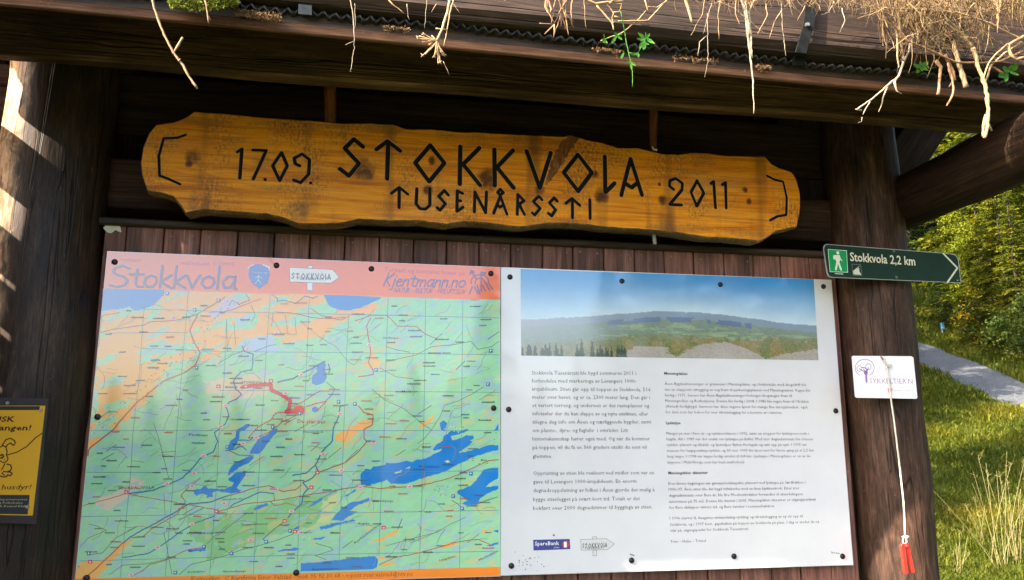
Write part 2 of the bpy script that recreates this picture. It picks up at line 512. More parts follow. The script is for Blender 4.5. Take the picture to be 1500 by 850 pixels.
def board(name, p0, p1, w, t, mat, parent, side=(0, 0, 1), ch=0.004, n=14, jit=0.0, seed=0, sag=0.0, wj=0.0):
    """Sawn timber from p0 to p1; 'side' is the direction of its width w, t its thickness. Grain along its own Z."""
    p0 = [float(a) for a in p0]; p1 = [float(a) for a in p1]
    rot, L = frame_rot(p0, p1, side)
    r = random.Random(seed * 31 + 5)
    mb = MB(); a, bb = w/2, t/2; c = min(ch, bb*0.8, a*0.8)
    prof = [(-a+c,-bb),(a-c,-bb),(a,-bb+c),(a,bb-c),(a-c,bb),(-a+c,bb),(-a,bb-c),(-a,-bb+c)]
    ph = [r.random()*6.28 for _ in range(8)]
    vs, fs = [], []
    for i in range(n+1):
        z = L*i/n
        s1 = (math.sin(z*3.1+ph[0])*0.5 + math.sin(z*7.3+ph[1])*0.3 + r.uniform(-.3,.3)) * jit
        s2 = (math.sin(z*2.3+ph[2])*0.5 + math.sin(z*6.1+ph[3])*0.3) * wj
        for (x, y) in prof:
            k = 1 if x > 0 else -1
            vs.append((x + (s2 if x < 0 else s1*0.5), y + s1, z))
    for i in range(n):
        for k in range(8):
            k2 = (k+1) % 8
            fs.append((i*8+k, i*8+k2, (i+1)*8+k2, (i+1)*8+k))
    fs.append(tuple(range(7, -1, -1))); fs.append(tuple(n*8+k for k in range(8)))
    mb.add(vs, fs)
    return mb.build(name, mat, parent, p0, rot, local=True)

def log(name, p0, p1, r0, r1, mat, parent, seed=0, n=40, k=28, lump=0.012, side=(1,0,0), bow=0.0):
    p0 = [float(a) for a in p0]; p1 = [float(a) for a in p1]
    rot, L = frame_rot(p0, p1, side)
    i = np.arange(n+1)[:, None]; a = np.arange(k)[None, :] * 2*math.pi/k
    z = L*i/n + 0*a
    R = r0 + (r1-r0)*i/n
    ca, sa = np.cos(a), np.sin(a)
    R = R + lump*((fbm(z*2.0+10+seed, ca*1.1+5+sa*0.3, seed, 3)-0.5)*2 + (fbm(z*2.2+30, sa*1.1+7, seed+9, 3)-0.5)*2)
    R = R + 0.004*(vnoise(a*6+0*z, z*1.5, seed+4)-0.5)
    X, Y = R*ca + bow*np.sin(z/L*math.pi), R*sa
    V = np.stack([X, Y, z], -1).reshape(-1, 3)
    mb = MB(); fs = []
    for ii in range(n):
        for kk in range(k):
            k2 = (kk+1) % k
            fs.append((ii*k+kk, ii*k+k2, (ii+1)*k+k2, (ii+1)*k+kk))
    fs.append(tuple(range(k-1, -1, -1))); fs.append(tuple(n*k+kk for kk in range(k)))
    mb.add(V.tolist(), fs)
    o = mb.build(name, mat, parent, p0, rot, smooth=True, local=True)
    return o

# posts
def pole_line(pa, pb, Y, z0, z1):
    A, B = P(*pa, Y), P(*pb, Y)
    d = (B - A) / (B[2] - A[2])
    return A + d * (z0 - A[2]), A + d * (z1 - A[2])
a, bb = pole_line((97, 100), (45, 600), 0.03, -0.05, 2.90)
left_post = log('post', a, bb, 0.162, 0.150, M['sunlit_post'], SH, 3, lump=0.02)
LPA, LPB = a, bb
a, bb = pole_line((1259, 220), (1312, 800), 0.03, -0.05, 2.88)
right_post = log('post', a, bb, 0.121, 0.122, M['post'], SH, 8, lump=0.014)
RPA, RPB = a, bb

# the big beam on the posts: its front face and its wavy lower edge are taken at y = -0.20
ba, bz = P(0, 79, -0.20), P(1500, 194, -0.20)
d = (bz - ba) / (bz[0] - ba[0])
b0 = ba + d * (-1.52 - ba[0]); b1 = ba + d * (2.15 - ba[0])
off = np.array([0, 0.026, 0.125])
board('beam', b0 + off, b1 + off, 0.25, 0.052, M['beam'], SH, side=(0, 0, 1), ch=0.010, n=60, jit=0.004, seed=4, wj=0.007)

# boards behind the name board
def zrow(px, py, Y): return float(P(px, py, Y)[2])
YB = 0.10
def hboard(name, y0, y1, Y, t, mat, x0=-1.62, x1=1.27, seed=0, jit=0.002, wj=0.003, px=180):
    z1_, z0_ = zrow(px, y0, Y), zrow(px, y1, Y)
    zc = (z0_ + z1_) / 2
    return board(name, (x0, Y + t/2, zc), (x1, Y + t/2, zc), abs(z1_ - z0_), t, mat, SH, ch=0.005, n=30, jit=jit, seed=seed, wj=wj)
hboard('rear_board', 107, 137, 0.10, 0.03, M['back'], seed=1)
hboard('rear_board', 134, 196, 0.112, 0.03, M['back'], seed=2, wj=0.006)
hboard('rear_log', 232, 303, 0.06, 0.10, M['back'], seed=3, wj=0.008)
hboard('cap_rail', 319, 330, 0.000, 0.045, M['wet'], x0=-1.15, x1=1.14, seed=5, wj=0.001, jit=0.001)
# dark back wall, its right end cut along the slope of the roof
pa, pb = P(1338, 258, 0.34), P(1388, 183, 0.34)
sl = (pb - pa) / (pb[2] - pa[2])
r_hi, r_lo = pa + sl * (3.05 - pa[2]), pa
xs = np.arange(-1.75, float(r_lo[0]) - 0.02, 0.145)
for i, x in enumerate(xs):
    w = 0.165
    yb = 0.36 + 0.024 * (i % 2)
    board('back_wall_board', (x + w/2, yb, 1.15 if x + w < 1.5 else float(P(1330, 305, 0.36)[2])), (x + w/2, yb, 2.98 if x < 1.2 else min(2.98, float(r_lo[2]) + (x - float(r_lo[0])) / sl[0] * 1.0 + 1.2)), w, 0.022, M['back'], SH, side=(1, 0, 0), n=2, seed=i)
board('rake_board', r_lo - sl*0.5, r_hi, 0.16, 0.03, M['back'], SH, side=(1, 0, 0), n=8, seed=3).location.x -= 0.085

# cross beams towards the front
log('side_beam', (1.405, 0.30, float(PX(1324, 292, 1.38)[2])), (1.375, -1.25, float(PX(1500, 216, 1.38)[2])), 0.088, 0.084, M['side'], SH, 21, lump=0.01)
for x in (1.375, -1.62):
    log('front_post', (x, -1.22, -0.05 if x < 0 else -0.05), (x, -1.22, 2.42), 0.10, 0.095, M['post'], SH, int(30 + x*3)) if x < 0 else None

# planks behind the two panels
bx = [184.3,239.3,293.3,347.7,401.7,454,505,556,605.7,654.3,702,748.7,794.7,839.3,884.3,929,973,1016,1060,1103,1143,1185]
YP = 0.016
edges = [P(151.5, 350, YP)[0]] + [P(x, 348 + (x-184)*0.03, YP)[0] for x in bx]
edges.append(edges[-1] + 0.095)
ztop = (zrow(500, 341, YP) + zrow(1000, 361, YP)) / 2
for i in range(len(edges) - 1):
    w = edges[i+1] - edges[i] - 0.0035
    xc = (edges[i+1] + edges[i]) / 2
    pk = board('plank', (xc, YP + 0.011, 1.02), (xc, YP + 0.011, ztop + 0.004), w, 0.022, M['plank'], SH, side=(1, 0, 0), ch=0.0025, n=10, jit=0.0006, seed=50+i)
    pk.location.y += rng.uniform(-0.0015, 0.0015)
board('lower_rail', (-1.2, 0.055, 1.08), (1.15, 0.055, 1.08), 0.12, 0.035, M['back'], SH, n=6)
# screws in the planks above the panels
mb = MB()
for i in range(len(edges) - 1):
    for k in (0.22, 0.78):
        if rng.random() < 0.35: continue
        x = edges[i] * (1-k) + edges[i+1] * k
        z = ztop - 0.035 + rng.uniform(-.005, .005)
        mb.add([(x + 0.0027*math.cos(t*math.pi/4), YP - 0.003, z + 0.0027*math.sin(t*math.pi/4)) for t in range(8)], [tuple(range(8))])
o = mb.build('plank_screw', plain('worn_screw', (0.20, 0.18, 0.16), 0.5, 0.5, 0.5), SH); tag(o, kind='stuff')

# ------------------------------------------------------------------ eave and turf roof
YE = -0.60
def eline(p0, p1, Y, xa=-1.66, xb=2.15):
    A, B = P(*p0, Y), P(*p1, Y); d = (B - A) / (B[0] - A[0])
    return A + d * (xa - A[0]), A + d * (xb - A[0])
s0, s1 = eline((230, 29), (1300, 131.5), YE - 0.012)
u0, u1 = eline((230, 14), (1300, 121), YE - 0.012)
hs = float(((u0 + u1) / 2 - (s0 + s1) / 2)[2])
mid = (s0 + u0) / 2, (s1 + u1) / 2
board('eave_batten', mid[0] + [0, .006, 0], mid[1] + [0, .006, 0], hs, 0.012, M['edge'], SH, ch=0.002, n=40, jit=0.0015, seed=6, wj=0.0008)
w0, w1 = eline((400, 14), (1300, 106), YE)
hw = 0.048
board('eave_board', u0 + [0, .035, hw/2 + .0005], u1 + [0, .035, hw/2 + .0005], hw, 0.05, M['wet'], SH, ch=0.004, n=40, jit=0.003, seed=7, wj=0.002)
# roof boards from the eave up to the ridge and a little down behind
zE = float((u0[2] + u1[2]) / 2)
def roof_sheet(name, y0, z0, y1, z1, t, mat, x0=-1.66, x1=1.9):
    mb = MB()
    L = math.hypot(y1-y0, z1-z0); ny, nz = -(z1-z0)/L*t, (y1-y0)/L*t
    mb.add([(x0,y0,z0),(x1,y0,z0),(x1,y1,z1),(x0,y1,z1),(x0,y0+ny,z0+nz),(x1,y0+ny,z0+nz),(x1,y1+ny,z1+nz),(x0,y1+ny,z1+nz)],
        [(0,3,2,1),(4,5,6,7),(0,1,5,4),(1,2,6,5),(2,3,7,6),(3,0,4,7)])
    return mb.build(name, mat, SH)
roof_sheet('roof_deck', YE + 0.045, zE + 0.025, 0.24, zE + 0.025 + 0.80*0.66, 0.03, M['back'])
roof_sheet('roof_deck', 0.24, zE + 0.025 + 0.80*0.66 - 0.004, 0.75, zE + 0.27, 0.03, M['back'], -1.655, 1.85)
# dimpled membrane: dark sheet and its scalloped rim
mb = MB()
ja, jb = eline((400, 5), (1300, 100), YE - 0.004)
nseg = 90
for i in range(nseg):
    p, q = ja + (jb - ja) * i / nseg, ja + (jb - ja) * (i+1) / nseg
    for (y, dz, y2, dz2) in ((0.0, -0.006, 0.012, 0.10), (0.012, 0.10, 0.30, 0.35)):
        mb.add([(p[0], p[1]+y, p[2]+dz), (q[0], q[1]+y, q[2]+dz), (q[0], q[1]+y2, q[2]+dz2), (p[0], p[1]+y2, p[2]+dz2)], [(0,1,2,3)])
mb.build('roof_membrane', M['black'], SH)
mb = MB()
ra, rb = eline((400, 12), (1300, 104), YE - 0.02)
L = float(np.linalg.norm(rb - ra)); per = 0.0268; nn = int(L / per)
pts = []
for i in range(nn * 10):
    t = i / (nn * 10.0); ph = (i % 10) / 10.0
    z = 0.0040 * math.tanh(2.0 * math.sin(2*math.pi*ph)) + rng.uniform(-.0010, .0010) + 0.003*math.sin(t*37) + 0.0025*math.sin(t*113)*math.sin(t*29)
    p = ra + (rb - ra) * t
    pts.append((p[0], p[1] + 0.004*math.cos(2*math.pi*ph), p[2] + z))
vs, fs = [], []
for p in pts:
    vs += [(p[0], p[1], p[2]-0.0028), (p[0], p[1]+0.03, p[2]-0.0028), (p[0], p[1]+0.03, p[2]+0.0028), (p[0], p[1], p[2]+0.0028)]
for i in range(len(pts)-1):
    for k in range(4): fs.append((i*4+k, i*4+(k+1)%4, i*4+4+(k+1)%4, i*4+4+k))
mb.add(vs, fs); mb.build('membrane_rim', M['rim'], SH)
# turf log above the gap
YF = -0.66
f0, f1 = eline((600, 13), (1500, 106), YF)
HF = 0.19
board('turf_log', f0 + [0, .05, HF/2], f1 + [0, .05, HF/2], HF, 0.10, M['fascia'], SH, ch=0.02, n=60, jit=0.004, seed=9, wj=0.003)
# straps that hold the turf log
def strap(pts, w, mat, name='steel_strap'):
    """flat bar through points, its width lies along x"""
    mb = MB(); vs, fs = [], []
    for p in pts: vs += [(p[0]-w/2, p[1], p[2]), (p[0]+w/2, p[1], p[2]), (p[0]+w/2, p[1]-0.004, p[2]-0.001), (p[0]-w/2, p[1]-0.004, p[2]-0.001)]
    for i in range(len(pts)-1):
        for k in range(4): fs.append((i*4+k, i*4+(k+1)%4, i*4+4+(k+1)%4, i*4+4+k))
    fs += [(3,2,1,0), tuple(len(pts)*4-4+k for k in range(4))]
    mb.add(vs, fs); return mb.build(name, mat, SH)
q = [P(1188, 2, YF-0.012), P(1183, 40, YF-0.014), P(1172, 78, YF-0.012), P(1169, 84, YE-0.03), P(1168, 96, YE-0.026)]
st = strap(q, 0.029, M['strap'])
c = P(1182, 37, YF-0.02); mb = MB(); mb.tube([c, c + [0, -0.006, 0]], [0.0062, 0.005], 8); mb.build('nut', M['nut'], SH)
strap([P(448, -22, YF-0.01), P(448, -2, YE-0.03), P(447, 11, YE-0.03), P(447, 22, YE-0.026)], 0.030, M['steel'])
strap([P(945, 38, YF-0.0), P(944, 52, YE-0.028), P(944, 62, YE-0.026)], 0.022, M['steel'])
# turf: soil bed on the roof
mb = MB()
xsn = np.linspace(-1.65, 1.9, 60); ysn = np.linspace(YF + 0.05, 0.3, 14)
TX, TY = np.meshgrid(xsn, ysn)
TZ = zE + HF + 0.02 + (TY - YF) * 0.62 + 0.06 * (fbm(TX*2+9, TY*3+9, 41, 3) - 0.5)
o = grid_object('turf_bed', TX, TY, TZ, M['soil'], parent=SH, loc=(0, 0.05, 0)); tag(o, kind='stuff')

# added unseen screen: its gaps shape the sun bands, solid boards block the rest
XS = -1.78
def sun_back(p, X):
    """where the sun ray that ends at p crossed the plane x = X"""
    p = Vector([float(a) for a in p]); t = (X - p.x) / SUN_DIR.x
    return p + SUN_DIR * t

def on_post(px, py, A, B, r):
    """where the ray through (px, py) meets the round post from A to B"""
    o = CAM; d = ray(px, py); ax = (B - A) / np.linalg.norm(B - A)
    oc = o - A; dp = d - ax*(d @ ax); op = oc - ax*(oc @ ax)
    a, b_, c = dp @ dp, 2 * dp @ op, op @ op - r*r
    disc = b_*b_ - 4*a*c
    t = -b_ / (2*a) if disc < 0 else (-b_ - math.sqrt(disc)) / (2*a)
    return o + d*t
def gap_z(px, py):
    return sun_back(on_post(px, py, LPA, LPB, 0.156), XS)
open_top, open_low = gap_z(22, 100), gap_z(12, 192)
b_hi = sun_back(on_post(14, 193, LPA, LPB, 0.156), -1.63).z; b_lo = sun_back(on_post(14, 287, LPA, LPB, 0.156), -1.63).z
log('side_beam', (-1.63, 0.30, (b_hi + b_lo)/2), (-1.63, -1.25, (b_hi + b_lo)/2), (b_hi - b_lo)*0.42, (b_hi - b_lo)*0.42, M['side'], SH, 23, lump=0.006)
gaps = [(gap_z(22, 352).z, gap_z(22, 95).z), (gap_z(15, 426).z, gap_z(15, 409).z), (gap_z(15, 506).z, gap_z(15, 487).z), (gap_z(10, 588).z, gap_z(10, 570).z)]
y_edge = (gap_z(56, 150).y + gap_z(56, 300).y) / 2
zc = 0.9
GB = []
for lo_, hi_ in sorted(gaps):
    GB.append((zc, lo_)); zc = hi_
GB.append((zc, 3.12))
for i, (a_, b_) in enumerate(GB):
    board('sun_screen_board', (XS, y_edge, (a_ + b_)/2), (XS, 0.45, (a_ + b_)/2), b_ - a_, 0.024, M['back'], SH, ch=0.002, n=4, seed=80+i)
board('sun_screen_board', (XS - 0.02, 0.20, 0.9), (XS - 0.02, 0.20, 3.4), 0.56, 0.022, M['back'], SH, side=(0, 1, 0), n=2, seed=79)
for i in range(9):
    y0_ = y_edge - 0.16*(i+1) + 0.005
    board('sun_screen_board', (XS - 0.012*(i % 2), y0_ + 0.0825, 0.9), (XS - 0.012*(i % 2), y0_ + 0.0825, 2.92), 0.165, 0.022, M['back'], SH, side=(0, 1, 0), n=2, seed=90+i)

# ------------------------------------------------------------------ lettering and printed pieces
EPS = 0.00012
def strokes(mb, polys, width, Y, col, closed=False, cap=10, k0=0):
    """Round-ended pen strokes given by points of the photograph, laid on the plane y = Y."""
    n = k0
    for pl in polys:
        pl = [tuple(p) for p in pl]
        for i, p in enumerate(pl):
            Yk = Y - (n % 25) * 0.000004; n += 1
            c = P(*p, Yk); r = width / 2 * pxm(p[0], p[1], Yk)
            mb.add([(c[0] + r*math.cos(2*math.pi*t/cap), Yk, c[2] + r*math.sin(2*math.pi*t/cap)) for t in range(cap)], [tuple(range(cap))], col)
        for p, q in zip(pl[:-1], pl[1:]):
            Yk = Y - (n % 25) * 0.000004; n += 1
            A, B = P(*p, Yk), P(*q, Yk)
            dx, dz = B[0]-A[0], B[2]-A[2]; L = math.hypot(dx, dz)
            if L < 1e-7: continue
            r = width / 2 * pxm(p[0], p[1], Yk)
            nx, nz = -dz/L*r, dx/L*r
            mb.add([(A[0]+nx, Yk, A[2]+nz), (B[0]+nx, Yk, B[2]+nz), (B[0]-nx, Yk, B[2]-nz), (A[0]-nx, Yk, A[2]-nz)], [(0,1,2,3)], col)

def clip_map(pl):
    return [(max(x, 151.5 - (y-423)*0.0968 + 1.0), y) for x, y in pl]

def pxm(px, py, Y):
    """metres per photograph pixel, measured upright, on the plane y = Y"""
    return abs(P(px, py-1, Y)[2] - P(px, py+1, Y)[2]) / 2

def flat(mb, pts, Y, col):
    mb.add([P(x, y, Y) for x, y in pts], [tuple(range(len(pts)))], col)

_tc = {}
def text_mesh(s, bold=0.0, res=2):
    key = (s, bold, res)
    if key not in _tc:
        c = bpy.data.curves.new('lettering', 'FONT'); c.body = s; c.resolution_u = res; c.offset = bold
        o = bpy.data.objects.new('lettering', c); me = o.to_mesh()
        V = np.array([v.co[:2] for v in me.vertices]).reshape(-1, 2); F = [tuple(p.vertices) for p in me.polygons]
        o.to_mesh_clear(); bpy.data.objects.remove(o); bpy.data.curves.remove(c)
        _tc[key] = (V, F)
    return _tc[key]

def text(mb, s, p0, p1, h, Y, col, bold=0.0, shear=0.0, res=1):
    """Type whose baseline runs from p0 to p1 in the photograph, capitals h pixels tall."""
    V, F = text_mesh(s, bold, res)
    if len(V) == 0: return
    A, B = P(*p0, Y), P(*p1, Y)
    x0, x1 = V[:, 0].min(), V[:, 0].max()
    U = (B - A) / (x1 - x0)
    hm = h * pxm((p0[0]+p1[0])/2, (p0[1]+p1[1])/2, Y) / 0.729
    un = U / np.linalg.norm(U)
    W = np.array([-un[2], 0, un[0]]) * hm
    pts = A + (V[:, 0:1] - x0) * U + V[:, 1:2] * (W + un * hm * shear)
    pts[:, 1] = Y
    mb.add(pts.tolist(), F, col)

def tile(pts, x0, y0, k): return [(x0 + x*k, y0 + y*k) for x, y in pts]

# ------------------------------------------------------------------ carved name board
k2 = (200, 150, 300/1342); k3 = (480, 160, 300/1342); k4 = (740, 170, 240/1074); k5 = (940, 190, 280/1322)
RUNES = {
 'big': [
  tile([(232,245),(172,195),(112,255),(205,355),(140,435),(80,390)], *k3),
  tile([(320,262),(392,208),(475,272)], *k3), tile([(397,215),(390,455)], *k3),
  tile([(672,235),(765,352),(665,475),(575,350),(672,235)], *k3),
  tile([(870,243),(866,490)], *k3), tile([(995,252),(888,360),(1000,498)], *k3),
  tile([(1093,262),(1096,500)], *k3), tile([(1215,268),(1110,380),(1220,515)], *k3),
  tile([(142,228),(228,470),(300,240)], *k4),
  tile([(478,252),(570,370),(480,492),(385,370),(478,252)], *k4),
  tile([(654,265),(658,500),(718,440)], *k4),
  tile([(762,518),(823,280),(898,518)], *k4), tile([(795,445),(830,468),(865,440)], *k4)],
 'small': [
  tile([(418,550),(470,512),(525,558)], *k3), tile([(470,515),(468,645)], *k3),
  tile([(585,520),(580,620),(605,652),(640,655),(670,630),(670,518)], *k3),
  tile([(792,563),(765,532),(728,570),(772,620),(735,663),(718,645)], *k3),
  tile([(885,552),(850,535),(848,670),(888,642)], *k3), tile([(852,598),(872,600)], *k3),
  tile([(962,672),(966,542),(1035,678),(1042,542)], *k3),
  tile([(1088,682),(1132,570),(1175,688)], *k3), tile([(1115,628),(1130,642),(1148,630)], *k3), tile([(1132,524),(1152,545),(1132,562),(1115,545),(1132,524)], *k3),
  tile([(1243,690),(1247,558),(1288,600),(1255,622),(1290,690)], *k3),
  tile([(242,550),(222,525),(185,560),(230,605),(195,650),(178,635)], *k4),
  tile([(342,557),(322,535),(290,570),(332,615),(305,655),(285,638)], *k4),
  tile([(398,572),(440,540),(490,585)], *k4), tile([(442,545),(442,668)], *k4),
  tile([(556,548),(558,672)], *k4)],
 'num': [
  tile([(660,325),(690,305),(676,497)], *k2), tile([(762,312),(850,315),(765,503)], *k2), tile([(842,505),(843,506)], *k2),
  tile([(950,328),(988,415),(938,512),(892,415),(950,328)], *k2),
  tile([(1070,415),(1040,402),(1034,365),(1085,338),(1133,375),(1128,470),(1075,525),(1030,508)], *k2), tile([(1141,527),(1142,528)], *k2),
  tile([(222,412),(192,390),(198,350),(238,336),(282,370),(280,415),(195,518),(278,520)], *k5),
  tile([(385,352),(432,438),(383,528),(342,432),(385,352)], *k5),
  tile([(480,372),(500,358),(512,540)], *k5), tile([(560,380),(582,365),(586,542)], *k5)],
 'br': [
  tile([(322,212),(270,230),(178,235),(145,350),(150,480),(200,498),(285,537)], *k2),
  tile([(868,318),(920,345),(980,360),(1005,470),(1002,590),(940,600),(888,628)], *k5)],
}
outline = [(205.6,239),(209,217),(218,195),(229,182),(253.6,179),(269,173.5),(284,163.4),(325,165.6),(379,171),(423.6,174.6),(468,177),(500,181),
 (536,180),(576,182),(596,189),(632,189),(672,193),(703.5,193.5),(744,196),(784.7,198),(825,199.5),(836,198),(860.7,204.6),(883,209),(905,216),
 (932,216),(954.5,221.4),(969.6,225),(993,226),(1012,223.5),(1037,224),(1067,228),(1120,229),(1130.6,239.8),(1141,245.5),(1160,251.4),(1167.7,264),
 (1173,285),(1172.6,308.6),(1167.7,333),(1137,339),(1122,350),(1113.7,354),(1067,349),(1033,348),(993,341.4),(941,336.5),(883,333),(865,330),(829,327.5),
 (802.6,327.5),(762,333),(744,331),(717,327.7),(681,325),(654,329),(614,324),(569,324),(525,322),(498,327.7),(468,328.8),(434.7,327.7),(412,318.8),
 (390,314),(334,310),(296,307.6),(271.5,313),(265,302),(253.6,288.6),(240,284),(215.6,279.7),(207.8,257)]
YN = -0.10
dense = []
for i in range(len(outline)):
    a, bq = outline[i], outline[(i+1) % len(outline)]
    d = math.hypot(bq[0]-a[0], bq[1]-a[1]); n = max(1, int(d/7))
    for k in range(n): dense.append((a[0]+(bq[0]-a[0])*k/n + rng.uniform(-.3,.3), a[1]+(bq[1]-a[1])*k/n + rng.uniform(-.4,.4)))
front = [P(x, y, YN) for x, y in dense]
n = len(front)
def ring(d, y):
    out = []
    for i in range(n):
        a, c = front[(i-1) % n], front[(i+1) % n]
        tx, tz = c[0]-a[0], c[2]-a[2]; L = math.hypot(tx, tz) + 1e-9
        out.append((front[i][0] + tz/L*d, y, front[i][2] - tx/L*d))
    return out
rings = [ring(0.003, YN), ring(0, YN+0.004), ring(-0.002, YN+0.020), ring(0.003, YN+0.070)]
mb = MB(); vs = [p for r in rings for p in r]; fs = []; mi = []
mb.add(vs[:n], [tuple(range(n))], None, 0)
base = len(mb.v)
mb.add(vs, [(j*n+i, j*n+(i+1)%n, (j+1)*n+(i+1)%n, (j+1)*n+i) for j in range(3) for i in range(n)] + [tuple(3*n+i for i in range(n-1,-1,-1))], None, 1)

def sign_wood():
    m, nt, b = new_mat('orange_stained_pine')
    tc = nt.nodes.new('ShaderNodeTexCoord')
    def vec(sx, sy, sz):
        mp = nt.nodes.new('ShaderNodeMapping'); mp.inputs['Scale'].default_value = (sx, sy, sz)
        nt.links.new(tc.outputs['Object'], mp.inputs[0]); return mp.outputs[0]
    # position of the knots bends the grain
    KN = [((282.6,229),.024),((277,239),.012),((532.5,249),.034),((633,236),.014),((714,262),.036),((627,278),.016),((791,277),.020),((872,255),.014),
          ((881,287),.026),((971,292),.018),((966,270),.006),((1091,278),.011),((1097,295),.012)]
    g1 = noise(nt, vec(0.9, 1, 16), 3.2, 5, 0.6, 0.9)
    g2 = noise(nt, vec(1.2, 1, 60), 5, 4, 0.6, 0.4)
    col = ramp(nt, g1, [(0.28, lin((182,98,10))), (0.45, lin((226,138,14))), (0.6, lin((244,162,26))), (0.78, lin((204,114,16)))])
    col = mixc(nt, 1.0, col, ramp(nt, g2, [(0.3, (0.78, 0.74, 0.68)), (0.65, (1.12, 1.12, 1.12))]), 'MULTIPLY')
    # paler, drier lower edge and greyed upper edge
    sep = nt.nodes.new('ShaderNodeSeparateXYZ'); nt.links.new(tc.outputs['Object'], sep.inputs[0])
    # mildew specks and grey patches, stretched downwards
    pn = noise(nt, vec(3.4, 1, 2.6), 1.5, 3, 0.6, 0.3)
    patch = ramp(nt, pn, [(0.50, (0,0,0)), (0.66, (1,1,1))])
    sn = noise(nt, vec(1, 1, 0.55), 150, 3, 0.7)
    speck = ramp(nt, sn, [(0.46, (0,0,0)), (0.60, (1,1,1))])
    sp = math_n(nt, 'MULTIPLY', speck, math_n(nt, 'ADD', math_n(nt, 'MULTIPLY', patch, 0.75), 0.05))
    col = mixc(nt, sp, col, lin((86,76,62)))
    stn = noise(nt, vec(5.5, 1, 0.7), 1.7, 3, 0.5, 0.2)
    stm = ramp(nt, stn, [(0.57, (0,0,0)), (0.72, (1,1,1))])
    col = mixc(nt, math_n(nt, 'MULTIPLY', stm, 0.75), col, lin((96,62,30)))
    lo = noise(nt, vec(1.0, 1, 5), 2.2, 4, 0.6, 0.3)
    col = mixc(nt, math_n(nt, 'MULTIPLY', ramp(nt, lo, [(0.55, (0,0,0)), (0.72, (1,1,1))]), 0.35), col, lin((206,160,96)))
    h = math_n(nt, 'MULTIPLY', g2, 1.0)
    wob = noise(nt, vec(14, 1, 14), 2, 3, 0.6)
    for (pp, r) in KN:
        w = P(*pp, YN); c0 = (w[0] - SIGN_LOC[0], w[2] - SIGN_LOC[2])
        dx = math_n(nt, 'MULTIPLY', math_n(nt, 'SUBTRACT', sep.outputs[0], c0[0]), 1/r)
        dz = math_n(nt, 'MULTIPLY', math_n(nt, 'SUBTRACT', sep.outputs[2], c0[1]), 0.85/r)
        d2 = math_n(nt, 'ADD', math_n(nt, 'MULTIPLY', dx, dx), math_n(nt, 'MULTIPLY', dz, dz))
        d2 = math_n(nt, 'ADD', d2, math_n(nt, 'MULTIPLY', math_n(nt, 'SUBTRACT', wob, 0.5), 2.2))
        km = ramp(nt, d2, [(0.15, (1,1,1)), (0.55, (0.55,)*3), (1.0, (0,0,0))])
        col = mixc(nt, math_n(nt, 'MULTIPLY', km, 0.9), col, lin((62,30,14)))
    # damp stains and mildew where the photograph shows them
    ST = [((434,308),.040,.035,.8,1),((452,296),.035,.05,.35,0),((283,300),.016,.05,.6,1),((301,296),.014,.05,.6,0),((415,276),.10,.012,.5,1),((300,178),.09,.014,.4,1),((430,184),.16,.016,.5,1),((560,190),.07,.022,.55,1),
          ((655,198),.06,.016,.4,1),((700,204),.05,.02,.4,1),((760,206),.05,.03,.45,1),((535,246),.06,.06,.35,1),((385,240),.04,.03,.4,1),((600,300),.10,.012,.3,1),((1030,236),.05,.025,.55,1),((1010,252),.09,.010,.5,1),((1000,334),.14,.016,.5,1),((1090,342),.10,.014,.5,1),((830,325),.12,.010,.4,1),((1110,262),.03,.02,.3,1),((345,205),.04,.012,.45,1)]
    wob2 = noise(nt, vec(9, 1, 16), 3, 4, 0.7)
    for (pp, rx, rz, st, kind_) in ST:
        w = P(*pp, YN)
        dx = math_n(nt, 'MULTIPLY', math_n(nt, 'SUBTRACT', sep.outputs[0], w[0] - SIGN_LOC[0]), 1/rx)
        dz = math_n(nt, 'MULTIPLY', math_n(nt, 'SUBTRACT', sep.outputs[2], w[2] - SIGN_LOC[2]), 1/rz)
        d2 = math_n(nt, 'ADD', math_n(nt, 'MULTIPLY', dx, dx), math_n(nt, 'MULTIPLY', dz, dz))
        d2 = math_n(nt, 'ADD', d2, math_n(nt, 'MULTIPLY', math_n(nt, 'SUBTRACT', wob2, 0.5), 3.0))
        km = ramp(nt, d2, [(0.1, (1,1,1)), (1.3, (0,0,0))])
        fac = math_n(nt, 'MULTIPLY', km, st)
        if kind_: fac = math_n(nt, 'MULTIPLY', fac, math_n(nt, 'ADD', math_n(nt, 'MULTIPLY', speck, 0.45), 0.55))
        col = mixc(nt, fac, col, lin((92,78,62)) if kind_ else lin((120,74,34)))
    nt.links.new(col, b.inputs['Base Color'])
    b.inputs['Roughness'].default_value = 0.55; b.inputs['Specular IOR Level'].default_value = 0.25
    bump(nt, h, 0.35, 0.002, b)
    return m
